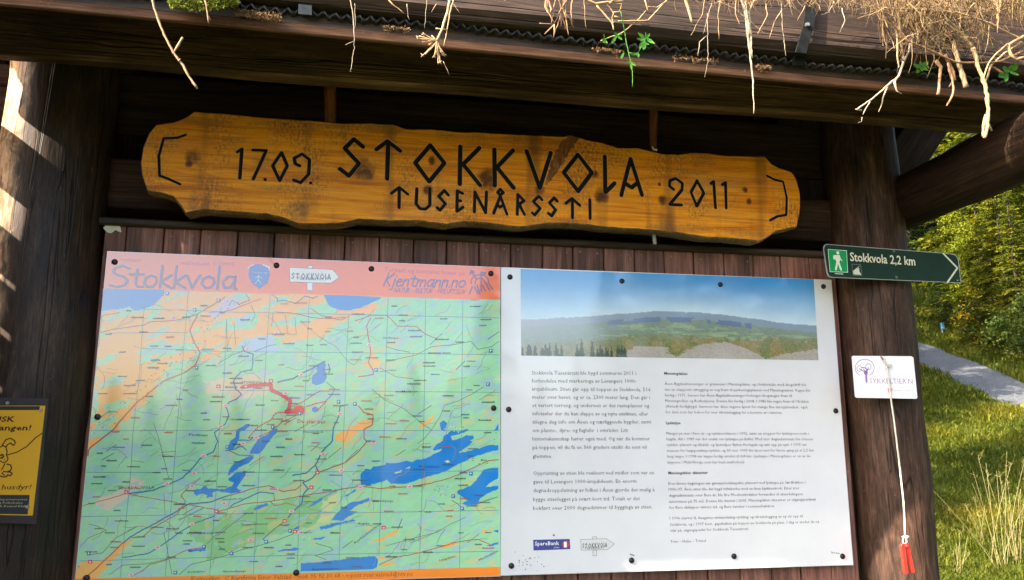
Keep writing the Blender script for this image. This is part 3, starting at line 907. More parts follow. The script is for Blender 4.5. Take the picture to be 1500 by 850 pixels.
def cutter(polys, width, depth):
    """closed prisms along the pen strokes, to carve them out of the board"""
    mb = MB(); n_ = 0
    for pl in polys:
        for i, p in enumerate(pl[:-1] if (len(pl) > 2 and pl[0] == pl[-1]) else pl):
            c = P(*p, YN); r = width/2*pxm(*p, YN) * (1 + 0.0007*(n_ % 9)); n_ += 1; k = 10; ph = 0.1*n_
            f_ = [(c[0]+r*1.06*math.cos(2*math.pi*t/k+ph), YN-0.003, c[2]+r*1.06*math.sin(2*math.pi*t/k+ph)) for t in range(k)]
            b_ = [(c[0]+r*0.7*math.cos(2*math.pi*t/k+ph), YN+depth+n_%7*1e-5, c[2]+r*0.7*math.sin(2*math.pi*t/k+ph)) for t in range(k)]
            mb.add(f_ + b_, [tuple(range(k)), tuple(range(2*k-1, k-1, -1))] + [(t, k+t, k+(t+1)%k, (t+1)%k) for t in range(k)])
        for p, q in zip(pl[:-1], pl[1:]):
            A, B = P(*p, YN), P(*q, YN); dx, dz = B[0]-A[0], B[2]-A[2]; Ls = math.hypot(dx, dz); n_ += 1
            if Ls < 0.002: continue
            r = width/2*pxm(*p, YN) * (1 + 0.0007*(n_ % 9)); nx, nz = -dz/Ls, dx/Ls
            def qd(y, s): return [(A[0]+nx*r*s, y, A[2]+nz*r*s), (B[0]+nx*r*s, y, B[2]+nz*r*s), (B[0]-nx*r*s, y, B[2]-nz*r*s), (A[0]-nx*r*s, y, A[2]-nz*r*s)]
            mb.add(qd(YN-0.0031, 1.06) + qd(YN+depth+n_%5*1.3e-5, 0.7), [(3,2,1,0), (4,5,6,7)] + [(t, (t+1)%4, 4+(t+1)%4, 4+t) for t in range(4)])
    return mb
SIGN_LOC = P(700, 260, YN)
SIGN = empty('carved_name_board', SIGN_LOC, 'long orange stained wooden name board with black carved letters hanging under the beam', 'sign')
M['signwood'] = sign_wood()
M['signedge'] = wood_mat('weathered_board_edge', lin((84,68,44)), lin((118,96,62)), lin((148,122,80)), 0.8, 1.0, 30, 0.8, 0.5, 0.0)
o = mb.build('board', [M['signwood'], M['signedge']], SIGN)
# carve the strokes: bare wood walls, black paint in the bottom
halo = plain('bare_cut_wood', lin((206,158,92)), 0.8, 0, 0.2, 200, 0.2)
import bmesh
cut = MB()
for key, w in (('big', 8.0), ('small', 6.1), ('num', 6.2), ('br', 5.1)):
    c_ = cutter(RUNES[key], w, 0.0038); cut.add(c_.v, c_.f, None, 0)
co = cut.build('groove_cutter', halo, None, loc=SIGN_LOC)
bm_ = bmesh.new(); bm_.from_mesh(co.data); bmesh.ops.recalc_face_normals(bm_, faces=bm_.faces); bm_.to_mesh(co.data); bm_.free()
bm_ = bmesh.new(); bm_.from_mesh(o.data); bmesh.ops.remove_doubles(bm_, verts=bm_.verts, dist=1e-6); bmesh.ops.recalc_face_normals(bm_, faces=bm_.faces); bm_.to_mesh(o.data); bm_.free()
md = o.modifiers.new('carve', 'BOOLEAN'); md.operation = 'DIFFERENCE'; md.object = co; md.solver = 'EXACT'; md.use_self = True; md.material_mode = 'TRANSFER'
bpy.context.view_layer.update()
ev = o.evaluated_get(bpy.context.evaluated_depsgraph_get())
new = bpy.data.meshes.new_from_object(ev)
CARVED = len(new.polygons) > len(o.data.polygons) + 200
o.modifiers.clear()
if CARVED: o.data = new
bpy.data.objects.remove(co)
# dark resin scar that runs up to the upper edge
mb = MB()
scar = [(793,270),(800,250),(806,236),(815,222),(826,208),(836,199),(846,200),(856,203),(846,212),(836,222),(828,236),(816,250),(804,262),(797,271)]
sc2 = []
scar = [(825 + (x-825)*.92 + (y-235)*.10, y) if i < 7 else (825 + (x-825)*.80 + (y-235)*.02, y) for i, (x, y) in enumerate(scar)]
for a, q in zip(scar, scar[1:] + scar[:1]):
    for s in range(4): sc2.append((a[0]+(q[0]-a[0])*s/4 + rng.gauss(0, 1.1), a[1]+(q[1]-a[1])*s/4 + rng.gauss(0, .8)))
flat(mb, sc2, YN - 0.0004, None)
mb.build('resin_scar', wood_mat('scar_wood', lin((96,50,22)), lin((150,92,42)), lin((196,136,74)), 0.6, 0.30, 60, 1.0, 0.6, 0.0), SIGN)
for nm, key, w in (('carved_letter', 'big', 6.4), ('carved_letter', 'small', 4.7), ('carved_digit', 'num', 4.9), ('carved_bracket', 'br', 3.9)):
    groups = []; used = 0
    for cnt in {'big': (1,2,1,2,2,1,1,1,2), 'small': (2,1,1,2,1,3,1,1,1,2,1), 'num': (1,1,1,1,1,1,1,1,1,1), 'br': (1,1)}[key]:
        groups.append(RUNES[key][used:used+cnt]); used += cnt
    for g in groups:
        mb = MB(); strokes(mb, [[(x + rng.uniform(-.35,.35), y + rng.uniform(-.35,.35)) for x, y in pl] if len(pl) > 2 else pl for pl in g], w * (1.0 if CARVED else 1.0), YN + (0.0028 if CARVED else -0.0008), None)
        lo = mb.build(nm, M['letter'], SIGN)
# pegs it hangs on, and the two small pins below
def peg(px, y0, y1, r0, r1, Y=-0.05):
    a, b_ = P(px, y0, Y), P(px + 0.5, y1, Y)
    log('hanging_peg', a, b_, r0, r1, M['peg'], SIGN, int(px), n=6, k=10, lump=0.0015)
peg(483.5, 116, 184, 0.0185, 0.0165, -0.045)
peg(956.5, 150, 230, 0.0185, 0.0120, -0.050)
mb = MB(); a, b_ = P(957, 338, -0.06), P(959.5, 358, -0.06); mb.tube([a, b_], 0.006, 8); mb.build('lower_pin', plain('grey_pin', (0.22,0.22,0.18), 0.6), SIGN)
mb = MB(); c = P(957, 219, -0.104); mb.tube([c, c + [0.012, -0.002, -0.002]], 0.003, 6); mb.tube([c, c + [-0.004, -0.002, 0.008]], 0.0025, 6); mb.build('wire_tie', M['nut'], SIGN)

# ------------------------------------------------------------------ map panel
def panel(name, corners, Y, t, label, cat, mats):
    """thin sheet with its front on the plane y = Y"""
    c = [P(x, y, Y) for x, y in corners]
    loc = (c[0] + c[2]) / 2; loc[2] = min(p[2] for p in c)
    E = empty(name, loc, label, cat)
    mb = MB()
    bk = [(p[0], Y + t, p[2]) for p in c]
    nn = len(c)
    mb.add([tuple(p) for p in c] + bk, [tuple(range(nn)), tuple(range(2*nn-1, nn-1, -1))] + [(i, nn+i, nn+(i+1)%nn, (i+1)%nn) for i in range(nn)], lin((206,208,212)))
    return E, mb
def screws(E, pts, Y, r=0.0085, name='screw'):
    for (x, y) in pts:
        c = P(x, y, Y); mb = MB(); rr = [r, r, r*0.82, r*0.45]; yy = [0.001, -0.002, -0.0045, -0.0058]
        vs, fs = [], []
        for a, yv in zip(rr, yy):
            for k in range(12): vs.append((c[0] + a*math.cos(k*math.pi/6), c[1] + yv, c[2] + a*math.sin(k*math.pi/6)))
        for j in range(3):
            for k in range(12): fs.append((j*12+k, j*12+(k+1)%12, j*12+12+(k+1)%12, j*12+12+k))
        fs.append(tuple(36+k for k in range(12)))
        mb.add(vs, fs); mb.build(name, M['screw'], E, loc=c, smooth=True)

def raster(name, corners, nx, ny, Y, fn, parent):
    """Printed picture: a fine grid of coloured cells; fn gets photograph pixels and u, v."""
    c = [P(x, y, Y) for x, y in corners]       # tl, tr, br, bl
    u, v = np.meshgrid(np.linspace(0, 1, nx), np.linspace(0, 1, ny))
    U, V_ = u[..., None], v[..., None]
    pos = (c[0]*(1-U) + c[1]*U)*(1-V_) + (c[3]*(1-U) + c[2]*U)*V_
    pp = project(pos)
    col = fn(pp[..., 0], pp[..., 1], u, v)
    return grid_object(name, pos[..., 0], pos[..., 1]*0 + Y, pos[..., 2], M['print'], col, parent, tuple(parent.location), smooth=False)

YM = -0.004
MAP_C = [(157,368),(733,391.5),(733,844.5),(108.5,862)]
MAPE, mb = panel('hiking_map', MAP_C, YM, 0.004, 'large coloured hiking map screwed to the planks under the name board', 'map', None)
mb.build('sheet', M['print'], MAPE)
L = lambda *c: np.array(lin(c))
GREEN, ORANGE, PALE, MARSH, DGREEN = L(156,218,172), L(255,178,92), L(222,200,166), L(160,196,212), L(134,200,134)
OR_POLY = [[(140,456),(215,450),(241,424),(470,430),(487,450),(520,455),(506,475),(498,495),(460,500),(430,505),(415,505),(405,490),(360,502),(350,515),(335,505),(320,520),(300,535),(270,550),(240,565),(200,600),(170,632),(150,640),(118,665),(120,640),(145,600),(140,560)],
 [(535,440),(555,446),(548,458),(525,463),(510,462)], [(543,517),(551,520),(552,526),(560,529),(554,540),(545,541),(530,533),(540,528)],
 [(490,637),(504,631),(530,617),(546,612),(546,620),(535,629),(525,633),(506,650),(491,645)], [(614,624),(637,607),(633,616),(617,628)],
 [(191,790),(197,788),(177,809),(154,834),(142,846),(112,852),(110,836),(120,823),(142,823),(161,814),(180,795)],
 [(643,802),(661,793),(672,797),(647,804)], [(555,814),(566,818),(555,822)], [(560,826),(582,824),(573,829),(556,830)], [(557,788),(582,776),(586,779),(560,792),(539,796),(551,791)], [(706,778),(712,773),(712,781),(707,781)]]
GR_POLY = [[(279,760),(335,753),(378,740),(433,730),(479,721),(495,717),(493,732),(466,753),(464,770),(433,777),(419,779),(385,788),(346,802),(325,816),(302,820),(301,799),(276,785)]]
PK_POLY = [[(190,700),(210,704),(209,712),(191,724),(180,733),(158,748),(140,741),(145,730),(172,721),(186,714)], [(300,560),(395,545),(392,575),(340,590),(330,575),(300,580)]]
YL_POLY = [[(466,753),(472,735),(495,722),(498,733),(484,758),(466,770)]]
def map_color(px, py, u, v):
    q = fbm(px*0.035 + py*0.022, py*0.085 - px*-0.021, 3, 5)
    q2 = fbm(px*0.06 + 9, (py + px*0.35)*0.13, 8, 4)
    col = GREEN * (0.92 + 0.16*fbm(px*0.12, (py + px*0.45)*0.25, 14, 4))[..., None]
    jx, jy = (fbm(px*0.09, py*0.09, 21, 3)-0.5)*16, (fbm(px*0.09+7, py*0.09, 22, 3)-0.5)*12
    def lay(col, polys, c, mask=None, j=1.0):
        a = np.zeros(px.shape, bool)
        for p in polys: a |= in_poly(px + jx*j, py + jy*j, p)
        if mask is not None: a &= mask
        return np.where(a[..., None], c, col)
    col = lay(col, GR_POLY, DGREEN)
    col = lay(col, PK_POLY, L(226,202,176), j=.6)
    col = lay(col, YL_POLY, L(206,214,150))
    marsh = q2 > 0.60
    col = np.where(marsh[..., None], col*0.35 + MARSH*0.65, col)
    col = lay(col, [OR_POLY[0]], ORANGE, q > 0.44)
    col = lay(col, OR_POLY[1:], ORANGE, j=0.25)
    og = (fbm(px*0.05+50, (py + px*0.4)*0.11, 33, 4) > 0.66) & (px > 300)
    col = np.where(og[..., None], col*0.5 + L(216,196,130)*0.5, col)
    ub = in_poly(px, py, [(345,468),(366,462),(366,470),(345,476)]) | in_poly(px+jx*.4, py+jy*.4, [(352,500),(400,488),(404,508),(425,512),(380,517),(354,515)])
    col = np.where(ub[..., None], L(178,200,226), col)
    town = in_poly(px+jx*.3, py+jy*.3, [(330,436),(322,448),(300,462),(318,466),(345,452),(352,440)])
    col = np.where(town[..., None], L(206,188,206), col)
    # header and footer bands
    hy = 423 + (px - 150.5) * (440 - 423) / (733 - 150.5)
    fy = 846 + (px - 193) * (831 - 846) / (731 - 193)
    col = np.where((py < hy)[..., None], L(255,116,50), col)
    col = np.where((py > fy)[..., None], L(255,138,36), col)
    return col
raster('map_print', [(157.6,368.6),(732.6,392),(732.6,844),(109,861.4)], 470, 380, YM - 0.0003, map_color, MAPE)

LAKES = [
 [(151,423),(241,425),(240,433),(232,440),(225,447),(214,451),(203,455),(196,455),(190,449),(180,452),(165,453),(149,456)],
 [(475,432),(530,434),(559,436),(550,441),(535,448),(525,452),(511,454.6),(498,455),(488,451),(480.6,446),(478,440)],
 [(475,529.5),(478,535),(476,542),(479,552),(475.6,560),(471.5,562),(463,564.6),(456.7,561.6),(456.7,556.7),(458,550),(465,545),(463,540),(466.6,533.6)],
 [(466.6,600),(465,603),(461.6,604.5),(458,603),(456.4,600),(458,597),(461.6,595.6),(465,597)],
 [(361,621),(366,621),(365,625),(358,631),(351,632.5),(350.5,642),(346,652),(341,659),(335.6,659),(335,652),(338,645.6),(344.7,640.7),(346,631),(353,626.7)],
 [(405.6,627.5),(407,631),(399,640.7),(391,650.6),(384,660.5),(377.6,665.4),(367.8,665.4),(366,662),(371,654),(377.6,644),(392.5,635.8),(400.7,628.4)],
 [(367.8,668),(372,670),(364.5,678.6),(349.6,685),(341,692),(335,697.5),(334,695),(336.5,687),(344.7,677),(358,672)],
 [(346,692),(359.5,690),(359.5,696.7),(352.6,706),(346.5,715),(353.5,718.5),(350,722),(337.6,723),(320,719.4),(311,722),(312,728),(302,730),(304,725.6),(297,723),(288,726.5),(284,723),(285,717.6),(293.5,716.8),(300.6,711.5),(305,716),(318,716),(329,716.8),(339,713),(343,707),(334,703.5),(336,700)],
 [(528,700),(528,695),(535,687),(543,688),(546.4,683.5),(564.5,681),(566,678),(579,678.6),(596,675),(604,677),(612,673),(617,673.6),(627,670),(638.6,664),(647,659.6),(647,657),(637,660.5),(633.7,658.8),(640,650.6),(648.5,645.6),(650,639),(661.7,631),(671.6,632.5),(684.8,628.4),(686.4,631),(673,636),(660,639),(662.5,645),(676.5,641.5),(683,637.4),(693,638),(694.6,642),(688,645.6),(693,647),(683,655.5),(672.4,662),(673,663.8),(689.7,660.5),(706,655.5),(719,652),(730,652),(730,659),(711,663.8),(693,670),(678,677),(665,683.5),(653.5,690),(640,695),(627,698),(622,700),(604.7,706),(590.6,709),(573,709),(566.8,702.6),(551.8,708),(537.6,710.6),(529,710.6)],
 [(730,685),(719,686),(708,688.5),(704.5,694),(699.6,700),(698,703.5),(689.4,712),(670,719),(670,723),(675,726.5),(685,733.5),(677,738),(684,740.6),(700,739),(703.5,730),(714,723),(730,716),(730,711.5),(723,712),(711.5,714),(716,709),(728,702),(730,700)],
 [(723.5,631),(730,621),(730,630)],
 [(441,825),(473.5,822.6),(520,817.4),(548,814.7),(553.5,820),(552.6,830.6),(546.5,834),(520,835),(440,837.2)],
 [(501,744),(514,736),(528,733.5),(540.6,729),(541.5,733.5),(523,740.6),(512,748.5),(524,749.4),(505,760),(503.5,762.6),(485,762.6),(491,754.7)],
 [(468,772),(489.4,767),(517.6,761),(521,762.6),(496.5,769),(470,776.8)],
 [(371,746),(378,740.6),(392,737),(393,739.7),(380,746),(373,747)],
 [(452,743),(459.4,735),(471.8,729),(472.6,732.6),(461,739.7)],
 [(501.8,729),(519.4,716.8),(522,718.5),(508.8,727)],
 [(406.5,806.8),(433,802),(441.8,805),(408,808.5)], [(454,790),(480.6,785.6),(470,791)], [(275,806),(301.5,803),(300.6,807.6),(276,808.5)], [(712,799),(730,794.4),(730,798),(717.6,800.6)],
 [(644,620),(650,616),(655,620),(652,632),(646,630)], [(722,778),(730,776),(730,781)], [(429,775),(438,770),(438,775)]]
BLUE = L(16,132,216)
for lk in LAKES:
    mb = MB(); pts = []
    for i in range(len(lk)):
        a, q = lk[i], lk[(i+1) % len(lk)]
        d = math.hypot(q[0]-a[0], q[1]-a[1]); k = max(1, int(d/3.5))
        j = 0.0 if (abs(a[0]-q[0]) < 0.5 and a[0] > 729) or d < 2 or (a[1] > 833 and q[1] > 833) or (a[1] < 437 and q[1] < 437) else 0.8
        for s in range(k): pts.append((a[0]+(q[0]-a[0])*s/k + rng.uniform(-j,j)*.6*(s>0), a[1]+(q[1]-a[1])*s/k + rng.uniform(-j,j)*(s>0)))
    flat(mb, pts, YM - 0.00055, BLUE)
    mb.build('printed_lake', M['print'], MAPE)
mb = MB()
for isl in [[(577.7,692.6),(589,688.5),(587.6,691.8),(579,694)], [(594,687),(601,683),(600,686)], [(651,676),(656,674),(660,677),(655,678)]]:
    flat(mb, isl, YM - 0.00075, L(206,220,180))
# grid lines
GV = [[(211,453),(203,560),(195,631),(191,700),(176,846)], [(276,427),(265,560),(259,631),(254,700),(242,845)], [(332,469),(328,560),(321,631),(318,700),(307,843)],
 [(396,431),(390,514),(387.5,560),(382.6,631),(379,700),(371,842)], [(453,436),(448,560),(441,692),(435,838)], [(511,461),(508,512),(506,568),(501,700),(496,837)],
 [(568.6,436),(564.5,555),(562,665),(559,700),(555,815)], [(623.5,438),(622,560),(620.5,631),(618,726),(614,834)], [(678,440),(676,626),(674.4,753),(673,832)]]
GH = [[(211,453),(291,455),(320,457),(530,461),(731,466)], [(161,488),(275,487)], [(207,510),(320,515),(530,517),(731,520)], [(320,572),(530,573),(731,575)],
 [(131,631),(320,631),(731,631)], [(126,692),(320,692.6),(530,691),(731,690)], [(118,757),(335,753),(545,751),(730,747.6)], [(117,822),(335,816),(545,811),(730,807.6)]]
strokes(mb, GV + GH, 0.7, YM - 0.0008, L(84,146,160), cap=4)
mb.build('printed_grid', M['print'], MAPE)

mb = MB()
TRAIL = [
 ([(475.6,529.5),(465,535),(448.5,544),(428.7,555),(407,560)],2.6),([(481,533.6),(483,540),(482,546)],2),
 ([(354.6,507),(358,515),(371,519),(368.6,542),(353,545),(344.7,553),(342,560),(344.7,570),(353.8,578),(346,585),(335,589.6),(330.7,595.4),(335,608),(330,621),(321.6,628),(314,634),(319,647),(312.6,662),(293,672),(283,685),(268,700),(249.4,709),(224.7,718.5),(209,721),(189.4,723)],2.0),
 ([(478,560),(490.5,570),(484.7,580),(478,587)],1.3),([(509.4,593),(498,595.4),(496,611),(488,629),(487,645.6),(473,660.5),(461.6,682),(448.5,693.4),(428.7,696.7)],2.2),
 ([(462.5,682.7),(465.8,690),(458,700),(443.5,707),(451.5,716),(444.4,724.7),(442.6,737),(433,746),(427.6,751),(421.5,759)],2.2),
 ([(336.8,743),(343,738),(381.8,721),(401,723)],1.8),([(334,726.5),(306,736),(277.6,738),(246,756.5),(223,768.8),(191,786.5),(180.6,796)],2.2),
 ([(314.7,755.6),(286.5,766),(256.5,784.7),(233.5,801.5),(216,811),(194.7,814.7),(180.6,816.5)],1.8),
 ([(349.6,645),(364.5,645.6),(374,640.7)],1.8),([(330,660.5),(340,659),(354.6,654),(361,659.6)],1.6),([(335,660),(350,667),(372,668)],1.4),
 ([(399,431.5),(407,438),(405.6,441.4),(417,439.8),(432,444.7),(446.8,434),(458,437),(465,434)],1.3),([(360,430),(366,440),(350,446),(340,440),(335,448)],1.0),
 ([(320,533),(340,520),(355,515)],1.0),([(373,515),(390,508),(404,505)],1.0),([(472,729),(486,722),(500,716)],1.0),([(441,741),(452,736)],1.0)]
for pts, w in TRAIL:
    q = []
    for a, b_ in zip(pts[:-1], pts[1:]):
        k = max(1, int(math.hypot(b_[0]-a[0], b_[1]-a[1]) / 5))
        for s in range(k): q.append((a[0]+(b_[0]-a[0])*s/k + rng.uniform(-.6,.6)*(s>0), a[1]+(b_[1]-a[1])*s/k + rng.uniform(-.6,.6)*(s>0)))
    q.append(pts[-1]); strokes(mb, [q], w*0.82, YM - 0.0011, L(44,116,168), cap=5)
ROADR = [
 ([(435,608),(412,619),(405.6,626)],1.0),([(293.5,700),(274,716),(265,726.5),(272,735),(260,753),(242,763.5),(223,774),(209,786.5),(193,788)],1.1),
 ([(320,731),(346.5,723),(373,715),(394,711.5),(404.7,716),(413.5,720),(433,717.6),(441.8,710.6)],1.2),
 ([(120.6,741.5),(186,723),(216,729),(269,738),(316.5,746.8)],0.9),([(320,749.4),(357,738.8),(397.6,734.4),(443.5,726.5),(496.5,717.6),(528,712),(555,716),(599.4,713),(626,709),(652,702.6),(673,695),(694.6,685),(716,675),(730,673.6)],1.1),
 ([(525,594.6),(533,604.5),(546.4,607.8),(545.6,622.6),(533,629),(533,642),(537,647),(525,662),(506,677.8),(468,691.8)],1.3),
 ([(193,844.7),(209,836),(219.4,827),(240.6,821.8),(274,806),(297,802)],1.0),
 ([(147,487.5),(163,483),(194,478.5),(209,477),(219,472),(256.7,469.4),(284.7,462),(289.6,459.5),(310,448),(330,435)],1.1),
 ([(289.6,459.5),(278,484),(283,499),(293,517),(286,535),(268,547),(238.6,559),(218.7,575),(197,593),(164,631),(128,659),(112,668)],1.8),
 ([(543,466),(537,477.6),(540.6,499),(543,519),(540,532),(546.4,542),(547,548.5),(525,552)],1.3),([(520,470),(545,462),(566,462),(575,470),(582,478),(610,478),(624,490),(640,496)],1.0),
 ([(401,723),(402,733),(396,735),(403,741),(420,737),(436,742)],1.0),([(180,795),(160,815),(135,838),(118,850)],1.4),([(555,828),(578,817),(600,813),(640,803),(664,795),(700,790),(722,800)],1.0),
 ([(118,470),(150,462),(175,458)],.8),([(455,452),(470,462),(500,469),(510,464)],.9),([(405,457),(420,458),(440,461),(455,465),(480,467),(505,465)],1.0),([(320,459),(340,454),(370,442),(382,438)],.9)]
for pts, w in ROADR:
    q = []
    for a, b_ in zip(pts[:-1], pts[1:]):
        k = max(1, int(math.hypot(b_[0]-a[0], b_[1]-a[1]) / 6))
        for s in range(k): q.append((a[0]+(b_[0]-a[0])*s/k + rng.uniform(-.5,.5)*(s>0), a[1]+(b_[1]-a[1])*s/k + rng.uniform(-.5,.5)*(s>0)))
    q.append(pts[-1]); strokes(mb, [clip_map(q)], w, YM - 0.0010, L(186,74,64), cap=4)
ROADB = [([(545,570),(563,586),(590,598),(606,610),(617,620),(632,630),(622,642),(612,650)],.8),([(632,630),(645,610),(651,594),(670,588),(690,578),(708,567)],.8),([(612,607),(632,594)],1.1),([(580,668),(594,659)],1.0),
 ([(365,682),(386,669)],1.0),([(416,622),(434,612)],1.0),([(481,671),(500,656)],1.0),([(506,676),(524,659)],1.0),([(455,661),(467,651)],1.0),([(155,661),(171,651)],1.0),([(149,674),(167,664)],1.0),
 ([(268,754),(290,741)],1.1),([(502,803),(517,792)],1.1),([(583,775),(589,760)],1.3),([(668,542),(681,529)],1.2),([(715,497),(731,486)],1.2),([(556,539),(580,552),(605,555)],.8),([(566,508),(582,513),(600,516)],.9),([(555,545),(575,542)],.8),
 ([(565,530),(610,520),(632,508),(665,505),(690,500),(700,512),(720,508),(731,500)],.9),([(630,505),(640,495),(648,489)],.9),([(117,801),(130,788),(156,777),(140,770),(130,768)],.8),([(131,813),(150,810),(170,788),(185,780),(200,772),(187,778)],1.0),
 ([(160,842),(180,828),(215,826),(250,818)],.9),([(262,842),(280,827),(310,820),(330,814),(355,805),(378,800),(410,790),(430,782)],1.0),([(318,785),(340,768),(360,753)],1.0),([(303,797),(320,780),(335,768)],.8),
 ([(385,790),(402,775),(418,763)],1.4),([(385,790),(390,794)],1.2),([(320,800),(335,810),(350,802)],.8),([(462,796),(484,802),(488,806),(462,814),(478,820)],.9),([(565,800),(600,790),(640,780),(660,768),(682,758)],.8),([(600,796),(620,788),(645,777)],.8),
 ([(640,796),(645,785),(652,775)],.8),([(694,740),(712,734),(729,728)],1.1),([(662,733),(670,738),(680,748)],1.2),([(685,795),(702,782)],.8),([(460,535),(452,558),(470,542)],.6),([(440,470),(470,495),(492,508),(510,530),(519,535)],.7),([(519,535),(530,520)],.7),
 ([(240,780),(252,842)],.8),([(225,620),(232,640),(247,700)],.8),([(236,663),(258,661)],.7),([(345,700),(330,760)],.5),([(240,723),(242,755)],.6),([(418,461),(422,490)],.8),([(432,465),(434,490)],.8),([(368,447),(374,462),(368,472)],.9),([(398,478),(400,458)],1.0),([(332,468),(333,515)],.8),([(343,474),(345,505)],.8)]
for pts, w in ROADB: strokes(mb, [clip_map(pts)], w*.8, YM - 0.0009, L(96,104,98), cap=4)
# many faint contour and track lines
for i in range(230):
    x = rng.uniform(125, 715); y = rng.uniform(435, 835)
    if x < 160 and y < 500: continue
    a = math.radians(rng.gauss(-28, 16)); s = rng.uniform(3, 7); q = [(x, y)]
    for k in range(rng.randint(3, 9)):
        a += rng.uniform(-.5, .5); x += math.cos(a)*s; y += math.sin(a)*s
        if not (128 < x < 728 and 445 < y < 828): break
        q.append((x, y))
    if len(q) > 1: strokes(mb, [clip_map(q)], rng.choice((.45, .5, .6)), YM - 0.00085, rng.choice((L(120,130,112), L(176,120,92), L(112,150,176), L(140,120,96))), cap=3)
for i in range(150):      # houses in the two valleys
    t = rng.random(); x = 330 - 200*t + rng.gauss(0, 6); y = 445 + 190*t**0.8 + rng.gauss(0, 5)
    if i > 100: x, y = rng.choice(((345,446),(665,630),(705,680),(725,640),(450,782),(125,838),(650,723))); x += rng.gauss(0, 9); y += rng.gauss(0, 5)
    if 152 - (y-423)*.0968 < x < 728 and 440 < y < 832: strokes(mb, [[(x, y), (x+.8, y)]], 1.2, YM - 0.0012, rng.choice((L(66,60,60), L(150,60,70), L(240,240,240))), cap=4)
tag(mb.build('printed_roads', M['print'], MAPE), kind='stuff')

mb = MB()
RED, PINK = L(206,52,60), L(222,96,128)
strokes(mb, [[(354.6,567.4),(367.8,565),(396.6,563),(397.4,571.5),(412,578),(425.4,587),(423,599.5),(418.8,603.6),(436,603.6)]], 5.4, YM - 0.0013, L(212,24,66), cap=6)
star = []
for k in range(36):
    r = 10.5 if k % 2 else 7.2
    star.append((438 + r*math.cos(k*math.pi/18), 601 + r*0.85*math.sin(k*math.pi/18)))
flat(mb, star, YM - 0.0015, L(222,30,40))
for pl in [[(427,596),(445,588),(461.6,576.5),(470,573),(483,573)],[(448.5,596),(460,592),(478,588)],[(418.8,603.6),(405,605),(400.7,607.8),(399,614),(388,620),(377.6,626),(370,634),(363.6,642),(372,640),(381,639),(395.8,632.5),(405.6,624)],[(400.7,614),(415.5,614)],[(478,588),(470,596),(464,603)]]:
    for a, b_ in zip(pl[:-1], pl[1:]):
        k = max(1, int(math.hypot(b_[0]-a[0], b_[1]-a[1]) / 3.0))
        for s in range(k):
            t0, t1 = s/k, (s+0.6)/k
            strokes(mb, [[(a[0]+(b_[0]-a[0])*t0, a[1]+(b_[1]-a[1])*t0), (a[0]+(b_[0]-a[0])*t1, a[1]+(b_[1]-a[1])*t1)]], 1.4, YM - 0.0014, RED, cap=4)
# symbols
for (x, y, c) in [(185,721,1),(317,749,1),(417,763,1),(465,692,1),(456,714,1),(562,773,1),(432,778.5,1),(397,558,1),(360,566,1),(132,823,1),(320,566,1),(406,566,2)]:
    if c == 1: flat(mb, [(x-3,y-2.6),(x+3,y-2.6),(x+3,y+2.6),(x-3,y+2.6)], YM - 0.0016, L(224,62,92)); flat(mb, [(x-1.4,y-.8),(x+1.4,y-.8),(x+1.4,y+1.4),(x-1.4,y+1.4)], YM - 0.0018, L(250,200,206))
for (x, y) in [(130,811),(299,801),(339,811),(390,794),(425,778),(439,606),(399.5,626),(520,592),(715,563),(719,514),(551,542),(690,694),(664,727),(677,745),(285,454),(288,539),(257,839),(245,430),(320,440),(333,655),(496,589)]:
    flat(mb, [(x-2.6,y-2.6),(x+2.6,y-2.6),(x+2.6,y+2.6),(x-2.6,y+2.6)], YM - 0.0016, L(40,120,180)); strokes(mb, [[(x-.8,y+1.2),(x-.8,y-1.2),(x+.8,y-.6),(x-.6,y+.2)]], .7, YM - 0.0018, L(240,244,250), cap=4)
for (x, y) in [(330,594),(323,625),(298,668),(284,693),(244,709),(281,712),(375,641),(356,650),(440,780),(281,768),(231,802),(328,737),(404,717),(427,749),(367,791),(498,606),(473,665),(541,505),(441,549),(362,511),(405,488),(418,576),(500,689),(528,714),(600,713),(192,842),(547,648),(254,465)]:
    strokes(mb, [[(x-2,y+.4),(x+2,y-.4)]], 4.6, YM - 0.00165, L(244,198,204), cap=6); strokes(mb, [[(x-1.6,y+1.2),(x-.2,y-.6)],[(x+.4,y+1.2),(x+1.8,y-1.2)]], .9, YM - 0.0018, L(206,52,84), cap=4)
for (x, y) in [(190,795),(150,822),(120,580)]: pass
tag(mb.build('printed_symbols', M['print'], MAPE), kind='stuff')

mb = MB()
DK = L(58,66,62)
YT = YM - 0.0020
text(mb, "STOKKVOLA", (353.5,561.6), (390,562), 3.6, YT, DK)
text(mb, "SKORDALSVOLA", (173,717), (226,716), 4.2, YT, DK)
text(mb, "Paulåsen", (277,638.5), (304,639), 3.6, YT, DK)
text(mb, "Du står her", (435.5,619.5), (477,621), 5.6, YT, L(214,60,52), bold=0.012)
text(mb, "Mellåsen", (589,575.3), (611.5,575), 3.4, YT, DK)
text(mb, "Hovatnet", (614,684.8), (643.5,685.5), 3.8, YT, L(20,70,120))
text(mb, "Auståtvatnet", (456.5,836), (497,834.5), 3.8, YT, L(20,70,120))
text(mb, "Gudduhjerga", (545,735), (576,735.5), 3.2, YT, DK)
text(mb, "Langdalen", (644,822.5), (667,816), 3.2, YT, DK)
text(mb, "Moråsdalen", (702,822), (729,808.5), 3.0, YT, DK)
text(mb, "Kjølsåskammen", (520,797), (558,768), 3.6, YT, DK)
text(mb, "Koltdalen", (275,839.5), (300,838.5), 3.0, YT, DK)
text(mb, "Almstadbjerga", (326,838.8), (360,838), 3.0, YT, DK)
text(mb, "Frostkjølberget", (274,783), (317,781.5), 3.0, YT, DK)
